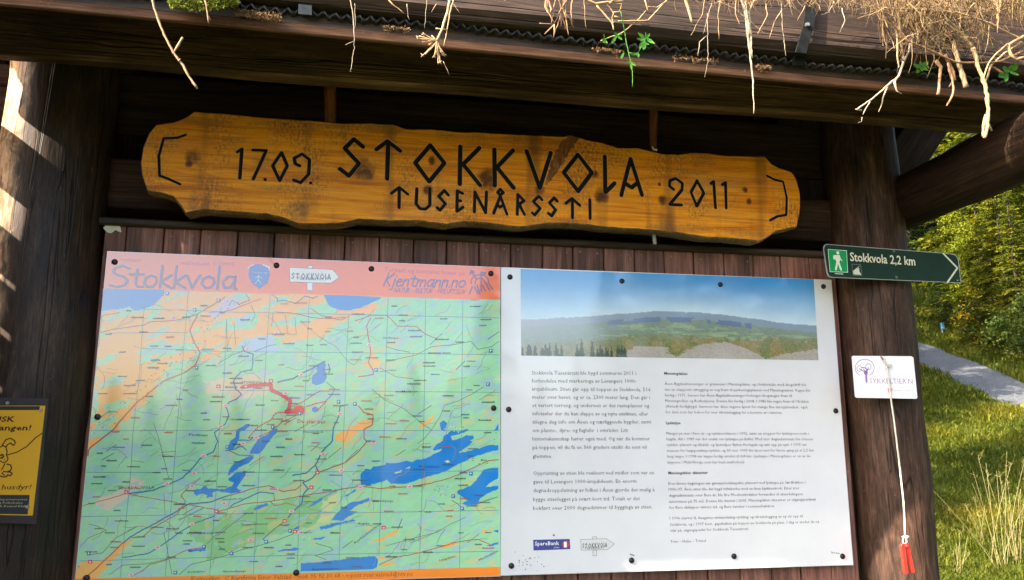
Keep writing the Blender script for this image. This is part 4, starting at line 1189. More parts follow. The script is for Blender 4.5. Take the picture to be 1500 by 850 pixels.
text(mb, "Reggjesbrannet", (354.5,770), (392,768.8), 3.0, YT, DK)
text(mb, "Skinnarkammen", (262,763), (298,745.5), 3.0, YT, DK)
text(mb, "Høysæterkola", (444.5,634), (473.5,634), 2.8, YT, DK)
text(mb, "Fotbuåsen", (333,615.5), (356,615.5), 2.8, YT, DK)
text(mb, "Stamnakammen", (432,633), (452,621.5), 2.6, YT, DK)
text(mb, "Gardhaugen", (560,496), (584,496.5), 3.0, YT, DK)
text(mb, "Skinnarholla", (325.5,733), (355,731.5), 2.6, YT, DK)
text(mb, "Regrye", (525,768.5), (541,768), 3.0, YT, DK)
text(mb, "Regrye", (441,781.5), (457,780.5), 2.6, YT, DK)
# the small place names are too small to read in the photograph: rows of letter-sized marks
taken = []
for i in range(330):
    x = rng.uniform(122, 712); y = rng.uniform(440, 832)
    if any(abs(x - a) < 20 and abs(y - b_) < 4.5 for a, b_ in taken): continue
    if (x < 245 and y < 456) or (470 < x < 560 and y < 455): continue
    if x < 156 - (y-423)*.0968: continue
    taken.append((x, y))
    col = rng.choices((L(66,72,66), L(48,92,150), L(200,84,74), L(90,96,84)), (5, 2, 2.2, 2))[0]
    w = rng.uniform(7, 19); h = rng.uniform(1.3, 1.9); xx = x
    while xx < x + w:
        cw = rng.uniform(.55, 1.0)
        hh = h * rng.choice((1, 1, 1, 1.35))
        if xx + cw < 731: flat(mb, [(xx, y), (xx + cw, y), (xx + cw, y - hh), (xx, y - hh)], YT, col)
        xx += cw + .35
tag(mb.build('printed_names', M['print'], MAPE), kind='stuff')

# header lettering, pen drawn
HAND = { # unit box: x right, y up, x-height .55
 'S': (.72, [[(.70,.86),(.45,.98),(.18,.88),(.10,.70),(.25,.56),(.52,.48),(.66,.32),(.58,.10),(.30,0),(.02,.08)]]),
 't': (.50, [[(.28,.82),(.24,.16),(.34,.02),(.52,.04)],[(.02,.60),(.52,.60)]]),
 'o': (.56, [[(.30,.56),(.10,.44),(.06,.20),(.20,.02),(.40,.06),(.52,.26),(.48,.48),(.30,.56)]]),
 'k': (.52, [[(.14,1.0),(.08,0)],[(.48,.58),(.12,.26),(.50,.0)]]),
 'v': (.52, [[(.04,.56),(.22,.02),(.50,.60)]]),
 'l': (.20, [[(.12,1.0),(.08,0)]]),
 'a': (.60, [[(.50,.54),(.24,.56),(.06,.30),(.14,.04),(.34,.06),(.50,.34)],[(.52,.56),(.50,.02),(.58,0)]]),
 'K': (.62, [[(.20,1.0),(.06,0)],[(.64,.98),(.14,.48),(.52,0)]]),
 'j': (.30, [[(.20,.56),(.12,-.22),(-.06,-.28)],[(.24,.76),(.25,.77)]]),
 'e': (.50, [[(.08,.30),(.42,.36),(.38,.54),(.22,.56),(.06,.34),(.10,.06),(.28,.0),(.44,.10)]]),
 'n': (.54, [[(.10,.56),(.06,0)],[(.08,.34),(.28,.54),(.42,.50),(.44,0)]]),
 'm': (.80, [[(.10,.56),(.06,0)],[(.08,.34),(.24,.54),(.36,.50),(.36,0)],[(.36,.34),(.54,.54),(.68,.48),(.70,0)]]),
 '.': (.20, [[(.08,.02),(.09,.03)]]),
 'N': (.66, [[(.06,0),(.12,1.0),(.52,0),(.60,1.0)]]), 'A': (.66, [[(.02,0),(.36,1.0),(.58,0)],[(.14,.36),(.52,.36)]]),
 'T': (.60, [[(.32,.98),(.26,0)],[(.04,.98),(.62,.98)]]), 'U': (.62, [[(.12,1),(.06,.2),(.22,0),(.46,.14),(.58,1)]]),
 'R': (.60, [[(.06,0),(.16,1),(.50,.86),(.44,.60),(.12,.48),(.50,0)]]), 'L': (.48, [[(.16,1),(.06,.02),(.44,.0)]]),
 'F': (.50, [[(.04,0),(.14,1),(.52,1)],[(.10,.52),(.42,.52)]]), 'I': (.22, [[(.14,1),(.06,0)]]), 'V': (.60, [[(.10,1),(.24,0),(.62,1)]]),
 'q': (.55, [[(.45,.5),(.2,.55),(.05,.3),(.15,.03),(.4,.1),(.48,.5),(.42,-.3)]]), 'O': (.7, [[(.36,1),(.1,.8),(.04,.3),(.2,.02),(.45,.05),(.62,.4),(.6,.85),(.36,1)]]),
 '-': (.34, [[(.06,.45),(.26,.47)]]), ' ': (.34, []),
}
def hand(mb, s, p0, p1, h, w, Y, col, shear=0.12):
    tot = sum(HAND[c][0] for c in s); x = 0
    ux, uy = (p1[0]-p0[0])/tot, (p1[1]-p0[1])/tot
    for c in s:
        adv, st = HAND[c]
        for pl in st:
            strokes(mb, [[(p0[0] + (x + a + 0.0)*ux + b_*h*shear, p0[1] + (x + a)*uy - b_*h) for a, b_ in pl]], w, Y, col, cap=8)
        x += adv
mb = MB()
VIO = L(112,92,140)
hand(mb, "Stokkvola", (160,420.5), (347,423.5), 32, 3.5, YM - 0.0010, VIO, 0.06)
hand(mb, "Kjentmann.no", (561,419), (681,421.5), 19, 1.9, YM - 0.0010, VIO, 0.25)
hand(mb, "NATUR - KULTUR - FRILUFTSLIV", (576.5,428), (681,430.5), 6.2, .8, YM - 0.0010, VIO, 0.3)
text(mb, "Turkart og turmålet finner på", (563,397.5), (681,403.5), 6.2, YM - 0.0010, L(216,92,110), bold=0.006)
text(mb, "målestokk 1:50000", (266,388), (344,389.5), 6.0, YM - 0.0010, L(214,92,100))
text(mb, "turkart", (175,382.5), (208,383.5), 5.0, YM - 0.0010, L(222,106,100))
text(mb, "Kartverket.  C Kartfirma Eivor Valstad - mob 95 92 30 68 - e-post roar.valstad@ntv.no", (280,851.5), (605,843.5), 7.0, YM - 0.0010, L(170,84,30))
# shield
sh = [(365,392),(372,388),(379,387),(386,389),(393,393),(395,403),(392,414),(380,423),(368,414),(364,403)]
flat(mb, [(363,391),(372,387),(378,390),(378,398),(366,398)], YM - 0.0008, L(236,214,206)); flat(mb, [(381,390),(386,387),(396,391),(394,398),(381,398)], YM - 0.0008, L(236,214,206))
flat(mb, sh, YM - 0.0011, L(66,114,196)); text(mb, "Tusenårssti", (368,400), (391,401), 2.6, YM - 0.0014, L(210,216,240))
strokes(mb, [[(379,403),(378,410),(374,416)],[(378,410),(382,415)],[(374,407),(379,405),(384,408)]], 1.1, YM - 0.0014, L(190,196,220), cap=5)
# arrow sign logo
def arrow_logo(mb, body, post, Y, line, fill, lw, big, small, col):
    for p_ in post: flat(mb, p_, Y, fill); strokes(mb, [p_ + [p_[0]]], lw, Y - 0.0001, line, cap=4)
    flat(mb, body, Y - 0.0003, fill); strokes(mb, [body + [body[0]]], lw, Y - 0.0005, line, cap=4)
    # the runes of the name board, scaled down
    def put(src, box, w):
        allp = [p for pl in src for p in pl]
        xa, xb = min(p[0] for p in allp), max(p[0] for p in allp)
        # baseline of the source slopes, straighten it
        f = lambda x: 172 + (x - 500) * 0.085 if src is RUNES['big'] else 275 + (x - 570) * 0.062
        hh = 62.0 if src is RUNES['big'] else 38.0
        x0, y0, x1, y1, h = box
        q = [[(x0 + (x-xa)/(xb-xa)*(x1-x0), y0 + (x-xa)/(xb-xa)*(y1-y0) + (y - f(x) - 30*(src is RUNES['big'])) / hh * h) for x, y in pl] for pl in src]
        strokes(mb, q, w, Y - 0.0008, col, cap=5)
    put(RUNES['big'], big, 1.25 if big[4] > 7 else .75); put(RUNES['small'], small, .8 if big[4] > 7 else .5)
arrow_logo(mb, [(424,392),(487,395),(497,406),(485,415),(425,413)], [[(451,389),(458,389.3),(458,393),(451,393)],[(450,414),(458,414),(458,426),(450,425.5)]],
    YM - 0.0008, L(120,110,130), L(240,232,228), .6, (427,400,484,402.5,9.5), (434,406,477,408,4.5), L(70,64,84))
# hiker-in-sun mark
arc = [(690 + 0, 0)]
strokes(mb, [[(703 + 13*math.cos(a), 414 - 12*math.sin(a)) for a in np.linspace(math.pi*1.05, -0.1, 14)], [(703 + 7*math.cos(a), 414 - 6.5*math.sin(a)) for a in np.linspace(math.pi*1.1, -0.2, 10)]], 1.5, YM - 0.0010, VIO, cap=5)
strokes(mb, [[(698,409),(690,397)],[(689,402),(690,396),(695,399)],[(705,427),(705,399),(711,400),(705,404)],[(688,430),(692,420)],[(695,420),(700,430)],[(699,418),(703,431)],[(707,418),(711,426)],[(712,415),(717,425)],[(716,416),(722,424)]], 2.0, YM - 0.0011, VIO, cap=5)
mb.build('printed_heading', M['print'], MAPE)
screws(MAPE, [(168,384),(405,389),(544,394),(719,401),(723,598),(143,611),(434,839),(127,847)], YM)

# ------------------------------------------------------------------ information panel
YI = -0.006
INF_C = [(734,391.5),(1218,410),(1250,828),(733.5,843.5)]
INF, mb = panel('notice_board', INF_C, YI, 0.0045, 'white information board with landscape photograph above two columns of text', 'notice board', None)
mb.build('sheet', M['print'], INF)
mb = MB()
flat(mb, [(734.6,392.3),(1217.4,410.7),(1249.3,827.2),(734,842.8)], YI - 0.0002, L(219,220,226)); mb.build('white_print', M['print'], INF)

def photo_color(px, py, u, v):
    xx = u * 430; yy = v * 120                    # photo's own units, about a pixel each
    hz = 72 - 18*np.exp(-((xx-225)/150.0)**2)
    n1 = fbm(xx*0.06, yy*0.06, 61, 4); n2 = fbm(xx*0.25, yy*0.5, 62, 4); n3 = fbm(xx*0.7, yy*0.7, 63, 3)
    t = np.clip(yy / hz, 0, 1)[..., None]
    col = L(64,148,216)*(1-t**1.5) + L(196,220,234)*t**1.5
    col = col*(1 + 0.10*(n1[..., None]-0.5))
    cl = np.clip((fbm(xx*0.02, yy*0.09, 64, 4)-0.55)*3, 0, 1)*np.clip((yy-35)/25, 0, 1)
    col = col*(1-cl[..., None]*0.35) + L(222,228,232)*cl[..., None]*0.35
    d = yy - hz + (n1-0.5)*3
    ridge = L(98,132,158)*(0.85+0.3*n2[..., None])
    col = np.where((d > 0)[..., None], ridge*0.7 + L(150,172,192)*0.3, col)
    lake = (d > 8) & (d < 14 + 2*n1) & (xx > 120) & (xx < 330) & (n1 > 0.42)
    mid = L(112,136,116)*(0.75+0.5*n2[..., None])
    col = np.where((d > 10)[..., None], mid, col)
    col = np.where(lake[..., None], L(70,104,148), col)
    fields = (d > 17) & (d < 36) & (fbm(xx*0.05+3, yy*0.42, 65, 5) > 0.57) & (xx > 110)
    col = np.where(fields[..., None], L(140,164,122)*(0.8+0.4*n2[..., None]), col)
    scrub = (d > 34 - 10*np.clip((xx-300)/60, 0, 1) + (n2-0.5)*12 + (n1-.5)*16)
    sc = np.where((n1 > 0.5)[..., None], L(140,130,88), L(116,124,80))*(0.55+0.9*n3[..., None])
    col = np.where(scrub[..., None], sc, col)
    rock = in_poly(xx + (n2-.5)*12, yy + (n2-.5)*5, [(205,122),(240,106),(262,98),(292,96),(318,104),(345,116),(350,122)]) | in_poly(xx, yy + (n2-.5)*5, [(340,122),(375,112),(432,103),(432,122)]) | in_poly(xx+(n2-.5)*20, yy, [(130,122),(160,104),(200,104),(215,122)])
    col = np.where(rock[..., None], L(168,162,156)*(0.75+0.5*n3[..., None]), col)
    hzc = np.clip(1 - np.abs(d)/45, 0, 1) * np.clip((d > 0)*1.0, 0, 1) * (0.28 + 0.4*np.clip((170-xx)/170, 0, 1)) + 0.25*np.clip((150-xx)/150, 0, 1)*(d > 0)
    col = col*(1-hzc[..., None]) + L(176,178,190)*hzc[..., None]
    tip = np.zeros(xx.shape, bool)
    for i in range(46):
        c = rng.uniform(0, 150) ; h = rng.uniform(8, 17) + (12 if 82 < c < 104 else 0)
        tip |= (np.abs(xx - c) < (yy - (119 - h)) * 0.16 + 0.3) & (yy > 119 - h)
    col = np.where(tip[..., None], L(58,72,58)*(0.6+0.8*n3[..., None]), col)
    return col
raster('landscape_photograph', [(762.5,394.2),(1192,409.3),(1199,528),(763.5,521)], 360, 120, YI - 0.0004, photo_color, INF)
mb = MB(); TXT = L(74,74,80)
YX = YI - 0.0006
LEFT = [("Stokkvola Tusenårssti ble bygd sommeren 2011 i",779,549,932,549.5),("forbindelse med markeringa av Levangers 1000-",779,560.7,932,561),
 ("årsjubileum. Stien går opp til toppen av Stokkvola, 516",779,572.4,953,573.6),("meter over havet, og er ca. 2300 meter lang. Den går i",779.7,584.4,952,585),
 ("et variert terreng, og underveis er det rasteplasser og",779.7,596.5,951,597),("infotavler der du kan slappe av og nyte utsikten, eller",780,608.6,949.5,609),
 ("tilegne deg info om Åsen og nærliggende bygder, samt",780,621,954,620.6),("om plante-, dyre- og fugleliv  i området. Litt",780,633.3,920,633),
 ("historiekunnskap hører også med. Og når du kommer",780,645.6,952,645.3),("på toppen, vil du få en 360 graders utsikt du sent vil",780.3,658.2,947,657.6),("glemme.",780.3,671,809,671),
 ("Opprusting av stien ble realisert ved midler som var en",781,696,958,695),("gave til Levangers 1000-årsjubileum. En enorm",781,708.6,932.6,707.4),
 ("dugnadsoppslutning av folket i Åsen gjorde det mulig å",781,721.2,959,720),("bygge stianlegget på svært kort tid. Totalt er det",781,734.3,937.5,733),("bokført over 2000 dugnadstimer til bygginga av stien.",781,747.4,955.5,745)]
for s, x0, y0, x1, y1 in LEFT: text(mb, s, (x0,y0), (x1,y1), 5.9, YX, L(60,60,66))
RIGHT = [("Åsen Bygdealmenninger er grunneier i Møssingdalen, og i forbindelse med skogsdrift ble",973.5,564.2,1181,565.8),("det en etappevis utbygging av veg fram til parkeringsplassen ved Møssingvatnet. Vegen ble",973.5,572.6,1187,574),
 ("ferdig i 1971. Senere har Åsen Bygdealmenninger forlenget skogsvegen fram til",974,581,1160,581.8),("Møssingvollen og Rotbutjenna. Denne ble ferdig i 2008. I 1986 ble vegen fram til Ulsdalen",974.5,589.2,1184.5,590.2),
 ("(Alstad) ferdigbygd. Sammen har disse vegene åpnet for mange fine turopplevelser, også",975,597.3,1183,598.5),("for dem som har behov for mer tilrettelegging for å komme ut i naturen.",975,605.7,1146,606.5),
 ("Mangel på snø i flere år, og nyttårsorkanen i 1992, satte en stopper for lysløypene nede i",976,637,1185,637),("bygda. Alt i 1989 var det snakk om lysløype på fjellet. Med stor dugnadsinnsats ble traseen",976.5,645.2,1191,645.2),
 ("ryddet, planert og tilsådd, og lysstolper flyttet fra bygda og satt opp på nytt. I 1993 var",977,653.6,1182,653.4),("traseen for høgspentlinja ryddet, og 30 nov. 1995 ble lyset tent for første gang på ei 2,5 km",977,662.2,1192,661.6),
 ("lang løype. I 1998 var løypa ferdig utvidet til 4,8 km. Lysløypa i Møssingdalen er en av de",977.5,670.6,1187,670),("løypene i Midt-Norge som har best snøforhold.",978,679.3,1091,679),
 ("Den første bygningen var garasje/redskapsbu, plassert ved lysløypa på Sandbakken i",979,710.5,1180,708.5),("1996–97. Året etter ble det bygd tidtakerbu med en liten kjøkkenkrok. Etter stor",979.5,719,1171,717),
 ("dugnadsinnsats over flere år, ble fire Moelvenbrakker forvandlet til skiavdelingens",980,728,1176,725.6),("«storstue» på 75 m2. Denne ble innviet i 2005. Møssingdalen skisenter er utgangspunktet",980,737,1195,733.4),
 ("for flere skiløyper vinters tid, og flere turstier i sommerhalvåret.",980.5,745.7,1135,743.2),("I 1996 startet IL Aasguten trimavdeling rydding og tilrettelegging av ny sti opp til",981,761.4,1176,758),
 ("Stokkvola, og i 1997 kom  gapahuken på toppen av Stokkvola på plass. I dag er stedet du nå",981.5,770.6,1200,766.2),("står på, utgangspunkt for Stokkvola Tusenårssti",982,779.2,1096,776.6),("Trim – Helse – Trivsel",982,795.6,1034,794)]
for s, x0, y0, x1, y1 in RIGHT: text(mb, s, (x0,y0), (x1,y1), 4.3, YX, L(60,60,66))
for s, x0, y0, x1, y1 in [("Møssingdalen",973,549,1007,549.6),("Lysløype",975.5,621.6,997,621.6),("Møssingdalen skisenter",979,695,1037,694.4)]: text(mb, s, (x0,y0), (x1,y1), 4.4, YX, L(44,44,50), bold=0.018)
mb.build('printed_text', M['print'], INF)
mb = MB()
flat(mb, [(781,791),(834.5,789.6),(835.5,804.5),(781.5,806.6)], YX, L(38,52,140))
text(mb, "SpareBank", (783.5,799.3), (819,798.4), 6.0, YX - .0003, L(236,238,246), bold=0.008)
text(mb, "SMN", (811,803.6), (819,803.3), 2.4, YX - .0003, L(190,196,230))
strokes(mb, [[(828.5,797.6),(828.6,797.8)]], 10.5, YX - .0003, L(196,34,46), cap=18)
text(mb, "1", (826.2,801.8), (830.2,801.6), 8.0, YX - .0006, L(246,246,248), bold=0.03)
mb.build('bank_logo', M['print'], INF)
mb = MB()
arrow_logo(mb, [(850.5,790.5),(888,789.2),(900,796.8),(890,805.4),(851.5,806)], [[(868,786.5),(874,786.3),(874,790),(868,790)],[(868.5,806),(874,806),(874,814),(868.5,814.5)]],
    YX, L(90,90,96), L(212,213,217), .5, (853,796.5,889,796,7.0), (857,802,884,801.5,3.2), L(60,60,66))
mb.build('trail_logo', M['print'], INF)
mb = MB()   # dirt specks near the lower edge
for k in range(26):
    x, y = rng.gauss(775, 18), rng.gauss(822, 8)
    if y < 838 and x > 737: strokes(mb, [[(x, y), (x + rng.uniform(-1.5,1.5), y + rng.uniform(-1.2,1.2))]], rng.uniform(.5, 1.5), YX, L(86,78,72), cap=5)
strokes(mb, [[(811,784),(811.5,784.3)]], 3, YX, L(150,84,70), cap=7); strokes(mb, [[(923,812),(926,813),(929,814)]], 1.5, YX, L(90,84,80), cap=5)
text(mb, "bv.no", (1218,811), (1230,812), 3.5, YX, L(110,110,106), bold=.02)
tag(mb.build('dirt_specks', M['print'], INF), kind='stuff')
screws(INF, [(747,406),(911,412),(1055,417),(1206,420),(745,600),(1224,602),(749,829),(925,821),(1075,815),(1234,815)], YI)
ORD = ['first','second','third','fourth','fifth','sixth','seventh','eighth','ninth','tenth','eleventh','twelfth','thirteenth','fourteenth','fifteenth','sixteenth','seventeenth','eighteenth','nineteenth','twentieth','twenty-first','twenty-second','twenty-third','twenty-fourth','twenty-fifth']

# ------------------------------------------------------------------ green way sign on the right post
YG = -0.128
GC = [(1206,358),(1394,372.5),(1404,377),(1408,414),(1217,406.5),(1212,402)]
def quad_round(c, r=4):
    return c
gs = [(1206,363),(1207.5,359),(1211,357.6),(1300,364.3),(1396,371.8),(1401,374),(1404,379),(1408.2,415),(1300,410.3),(1219,406.8),(1214,405.5),(1211.5,401)]
G = empty('way_sign', P(1262, 407, YG), 'dark green aluminium arrow sign reading Stokkvola 2,2 km on the right post', 'direction sign')
def plate(mb, pts, Y, t, col=None):
    c = [P(x, y, Y) for x, y in pts]; nn = len(c)
    bk = [(p[0], Y + t, p[2]) for p in c]
    mb.add([tuple(p) for p in c] + bk, [tuple(range(nn)), tuple(range(2*nn-1, nn-1, -1))] + [(i, nn+i, nn+(i+1)%nn, (i+1)%nn) for i in range(nn)], col)
M['metalprint'] = print_mat('painted_sign_face', 0.4, 0.25, 0.1)
mb = MB(); plate(mb, gs, YG, 0.003, L(150,160,156)); mb.build('plate', M['metalprint'], G)
mb = MB()
cx, cy = sum(p[0] for p in gs)/len(gs), sum(p[1] for p in gs)/len(gs)
flat(mb, [(p[0] + (1.1 if p[0] < cx else -1.1), p[1] + (1.0 if p[1] < 385 + (p[0]-1300)*.04 else -1.0)) for p in gs], YG - 0.0004, L(22,48,36))
strokes(mb, [[(1381.5,371.3),(1402.5,392.8),(1388,413.6)]], 2.6, YG - 0.0008, L(206,212,190), cap=6)
flat(mb, [(1212.5,365),(1240.5,367),(1242.2,399.5),(1215.5,398.5)], YG - 0.0008, L(206,232,214)); flat(mb, [(1213.3,365.8),(1239.8,367.7),(1241.4,398.7),(1216.2,397.8)], YG - 0.0010, L(20,150,84))
W = L(226,226,214)
strokes(mb, [[(1227.2,370.4),(1227.3,370.6)]], 4.6, YG - 0.0012, W, cap=10)
flat(mb, [(1223.5,374),(1230,373.6),(1231,380),(1229.4,384.5),(1225.4,384.5),(1224,380)], YG - 0.0012, W)
flat(mb, [(1220.4,374.6),(1223.6,373.4),(1223.8,380.6),(1220.8,379.8)], YG - 0.0012, W)
strokes(mb, [[(1229.8,376),(1231.2,379.6),(1233.2,382)]], 1.5, YG - 0.0013, W, cap=6)
strokes(mb, [[(1226.6,384),(1225.6,389),(1224.4,395)],[(1228,384),(1230,389.5),(1232,395.2)]], 2.9, YG - 0.0013, W, cap=6)
text(mb, "Stokkvola 2,2 km", (1245.5,382.3), (1341,389.0), 13.2, YG - 0.0010, L(222,216,196), bold=0.016, res=2)
flat(mb, [(1247.5,386.8),(1261,387.5),(1263,404.3),(1249.3,403.7)], YG - 0.0008, L(120,134,124)); flat(mb, [(1248,387.4),(1260.5,388),(1262.3,403.7),(1249.8,403.1)], YG - 0.0010, L(28,46,40))
flat(mb, [(1250.2,402),(1249.6,397),(1260,388.8),(1255,394.6),(1258.4,392.6),(1259,398.4),(1261,401),(1261.4,403)], YG - 0.0012, L(206,208,192))
strokes(mb, [[(1223.3,400.9),(1235,401.6)]], 1.4, YG - 0.0010, L(190,196,180), cap=4)
strokes(mb, [[(1401.5,410.7),(1403.5,410.8)]], 1.2, YG - 0.0010, L(150,160,156), cap=4)
mb.build('printed_face', M['metalprint'], G)
for (x, y) in [(1308.6,368.2),(1312.6,406.6)]:
    c = P(x, y, YG); mb = MB(); mb.tube([c, c + [0, -0.004, 0]], [0.0052, 0.0042], 10); mb.build('rivet', plain('sign_rivet', (0.12,0.14,0.12), 0.5, 0.3), G)

# ------------------------------------------------------------------ white card with the tree of wheels
YC = -0.128
CD = empty('tour_card_sign', P(1297, 584, YC), 'white card with purple emblem and the word SYKKELTIER\'N nailed to the right post', 'small sign')
cs = [(1248,523),(1249.5,521.4),(1335,522),(1338,524),(1343.8,582),(1342.5,584.2),(1255,582.8),(1252.8,581)]
M['card'] = print_mat('card_face', 0.35, 0.4, 0.03)
mb = MB(); plate(mb, cs, YC, 0.002, L(232,230,238)); mb.build('card', M['card'], CD)
mb = MB(); PU = L(150,124,160)
k7 = 130/1105
def t7(pts): return tile(pts, 1230, 500, k7)
strokes(mb, [t7([(312 + 118*math.cos(a), 333 - 108*math.sin(a)) for a in np.linspace(-1.0, 4.15, 30)])], 0.9, YC - .0004, PU, cap=4)
strokes(mb, [t7([(358 + 34*math.cos(a), 318 - 38*math.sin(a)) for a in np.linspace(0, 6.283, 14)]), t7([(245 + 32*math.cos(a), 340 - 36*math.sin(a)) for a in np.linspace(0, 6.283, 14)])], 0.8, YC - .0004, PU, cap=4)
strokes(mb, [t7([(270,330),(300,325),(340,350),(322,385),(296,345)]), t7([(245,345),(300,375),(322,420)]), t7([(358,330),(340,375),(326,420)])], 1.2, YC - .0005, L(132,92,160), cap=5)
strokes(mb, [t7([(326,392),(326,393)])], 6.5, YC - .0005, L(150,110,180), cap=12)
strokes(mb, [t7([(330,420),(334,505)])], 3.2, YC - .0006, L(160,112,184), cap=5)
text(mb, "SYKKELTIER'N", (1274.3,561.7), (1337,562.3), 7.8, YC - .0004, PU, bold=-0.006)
text(mb, "INDERØY OG ÅSEN IL", (1309.5,573.3), (1337.8,573.6), 2.0, YC - .0004, L(170,160,172))
for y, a, b_ in ((575.8, 1320, 1338), (578.6, 1326, 1338.5)): strokes(mb, [[(a + k*1.5, y) , (a + k*1.5 + .7, y)] for k in range(int((b_-a)/1.5))], .8, YC - .0004, L(196,188,198), cap=3)
flat(mb, [(1300,568.5),(1308,569.5),(1304,576.5),(1301,574)], YC - .0005, L(224,150,150))
mb.build('printed_card', M['card'], CD)
mb = MB(); c = P(1297.5, 534, YC); mb.tube([P(1290,522,YC-.001), P(1293.5,526.5,YC-.005), P(1296.5,528,YC-.006)], [0.002,0.0034,0.003], 7)
mb.build('nail', plain('rusty_nail', (0.22,0.14,0.10), 0.6, 0.4), CD)

# cord with the red clip
cpts = [(1294.5,527),(1298,531.5),(1298.5,535.2),(1304,534),(1306.5,535),(1301,537),(1298,535.8),(1300.3,545),(1302.3,560),(1304.3,578),(1306,592),(1310,620),(1314,652),(1318,685),(1321,712),(1323.6,735),(1325,760),(1325.8,784)]
CR = empty('cord', P(1325.5, 800, -0.145), 'thin white cord hanging from the nail in the white card', 'cord')
mb = MB(); yy = np.interp(np.arange(len(cpts)), [0, 6, 9, 17], [-.138, -.137, -.137, -.148])
pts = [P(x, y, float(q)) for (x, y), q in zip(cpts, yy)]
fine = []
for a, b_ in zip(pts[:-1], pts[1:]):
    k = max(1, int(np.linalg.norm(b_-a)/0.006))
    for s in range(k): fine.append(a + (b_-a)*s/k + np.array([rng.uniform(-.0003,.0003), 0, 0]))
fine.append(pts[-1]); mb.tube(fine, 0.0026, 7); mb.build('cord_strand', M['cord'], CR, smooth=True)
mb = MB(); 
kn = [P(x, y, -0.149) for x, y in [(1321.5,787),(1326,785),(1331,786.5),(1333.5,785.2),(1328,788.5),(1324,787),(1322.6,791),(1322.4,795),(1325.5,797),(1328.4,794),(1327,789)]]
mb.tube(kn, 0.0022, 7); mb.build('knot', M['cord'], CR, smooth=True)
RC = empty('red_clip', P(1329, 839, -0.15), 'red plastic clip with two long arms hanging from the cord', 'clip')
def arm(a, b_, w, Y, nm='arm'):
    A, B = P(*a, Y), P(*b_, Y); d = (B-A)/np.linalg.norm(B-A); nx = np.array([d[2], 0, -d[0]])
    mb = MB(); vs = []; fs = []
    ks = [(0, .45), (.06, .9), (.2, 1), (.5, .85), (.85, 1), (.97, .95), (1.0, .7)]
    for t, s in ks:
        c = A + (B-A)*t
        for (u, v_) in ((-1,-.7),(-.7,-1),(.7,-1),(1,-.7),(1,.7),(.7,1),(-.7,1),(-1,.7)):
            vs.append(c + nx*u*w*s*.5 + np.array([0, v_*0.0045, 0]))
    for i in range(len(ks)-1):
        for k in range(8): fs.append((i*8+k, i*8+(k+1)%8, i*8+8+(k+1)%8, i*8+8+k))
    fs.append(tuple(range(7,-1,-1))); fs.append(tuple(len(ks)*8-8+k for k in range(8)))
    mb.add(vs, fs); return mb.build(nm, M['red'], RC)
arm((1321.0,797),(1327.0,840.5), 0.0135, -0.153); arm((1327.4,794.5),(1336.8,838.5), 0.0115, -0.147)
mb = MB(); mb.tube([P(1320.5,803,-.153), P(1330,800,-.153)], 0.0035, 8); mb.build('hinge_pin', M['red'], RC)

# ------------------------------------------------------------------ yellow notice on the left post
YD = -0.150
DG = empty('leash_notice', P(20, 766, YD), 'yellow notice with a drawn dog on a lead, on the left post', 'notice')
bkp = [(-118,580),(71.5,584),(70.5,592),(68.5,610),(65,640),(63,665),(60,690),(57,720),(54.5,745),(52,768),(-122,763)]
bkp = [(x + (rng.uniform(-.7,.7) if 50 < x < 72 else 0), y) for x, y in bkp]
mb = MB(); plate(mb, bkp, YD, 0.006, L(62,54,54)); mb.build('backing_board', M['metalprint'], DG)
mb = MB(); YDs = YD - .0006
flat(mb, [(-112,594.5),(66.5,594.5),(58.5,665),(48,755.5),(-118,752)], YDs, L(236,172,40)); mb.build('yellow_sheet', M['metalprint'], DG)
mb = MB(); BL = L(40,32,22)
flat(mb, [(-112,595.2),(58.5,595.2),(58,600.8),(-112,600.8)], YDs - .0002, L(52,48,44))
text(mb, "HUSK", (-22,618), (21,618), 8.5, YDs - .0003, BL, bold=.02, shear=.12)
text(mb, "båndtvangen!", (-52,630.5), (44.5,630.5), 8.3, YDs - .0003, BL, bold=.02, shear=.2)
text(mb, "vilt og husdyr!", (-40,717.5), (44.5,717), 7.8, YDs - .0003, BL, bold=.006, shear=.2)
k8 = 0.247
def t8(pts): return tile(pts, 0, 570, k8)
for pl, w in [([(12,335),(35,300),(62,292),(85,305),(92,320),(80,335),(62,320),(45,330),(35,345)],1.6), ([(0,345),(20,335),(35,345),(42,370),(38,392)],1.6), ([(0,395),(14,388),(22,400),(8,410),(0,408)],2.0),
    ([(38,392),(100,375),(160,340),(210,290),(250,262)],1.5), ([(38,392),(48,412),(40,430),(18,436),(0,425)],1.5), ([(14,412),(15,413)],1.4), ([(26,418),(27,419)],1.4),
    ([(30,440),(18,465),(8,480)],1.5), ([(40,445),(62,450),(70,470),(60,485),(40,492),(60,492),(72,500),(62,515),(45,508)],1.6), ([(45,508),(40,520),(20,522),(0,515)],1.6), ([(40,492),(22,488),(12,500),(28,512)],1.4)]:
    strokes(mb, [t8(pl)], w, YDs - .0003, BL, cap=6)
strokes(mb, [[(-30 + 22*math.cos(a)*.9, 665 - 20*math.sin(a)) for a in np.linspace(0.6, 5.6, 14)]], 1.6, YDs - .0003, BL, cap=6)
strokes(mb, [[(-12,694),(-30,684),(-38,702),(-30,712),(-8,712)]], 1.6, YDs - .0003, BL, cap=6)
flat(mb, [(-118,724.5),(43.5,725.3),(40.5,753.8),(-119,751)], YDs - .0003, L(52,54,60))
for s, y, x0, x1 in (("Miljøverndepartementet",733,-30,40), ("Dyrevern og Folkehelse",738,-34,33), ("Norsk Kennel Klub",743,-14,38.5)):
    text(mb, s, (x0,y), (x1,y), 3.0, YDs - .0006, L(206,186,130))
mb.build('printed_notice', M['metalprint'], DG)
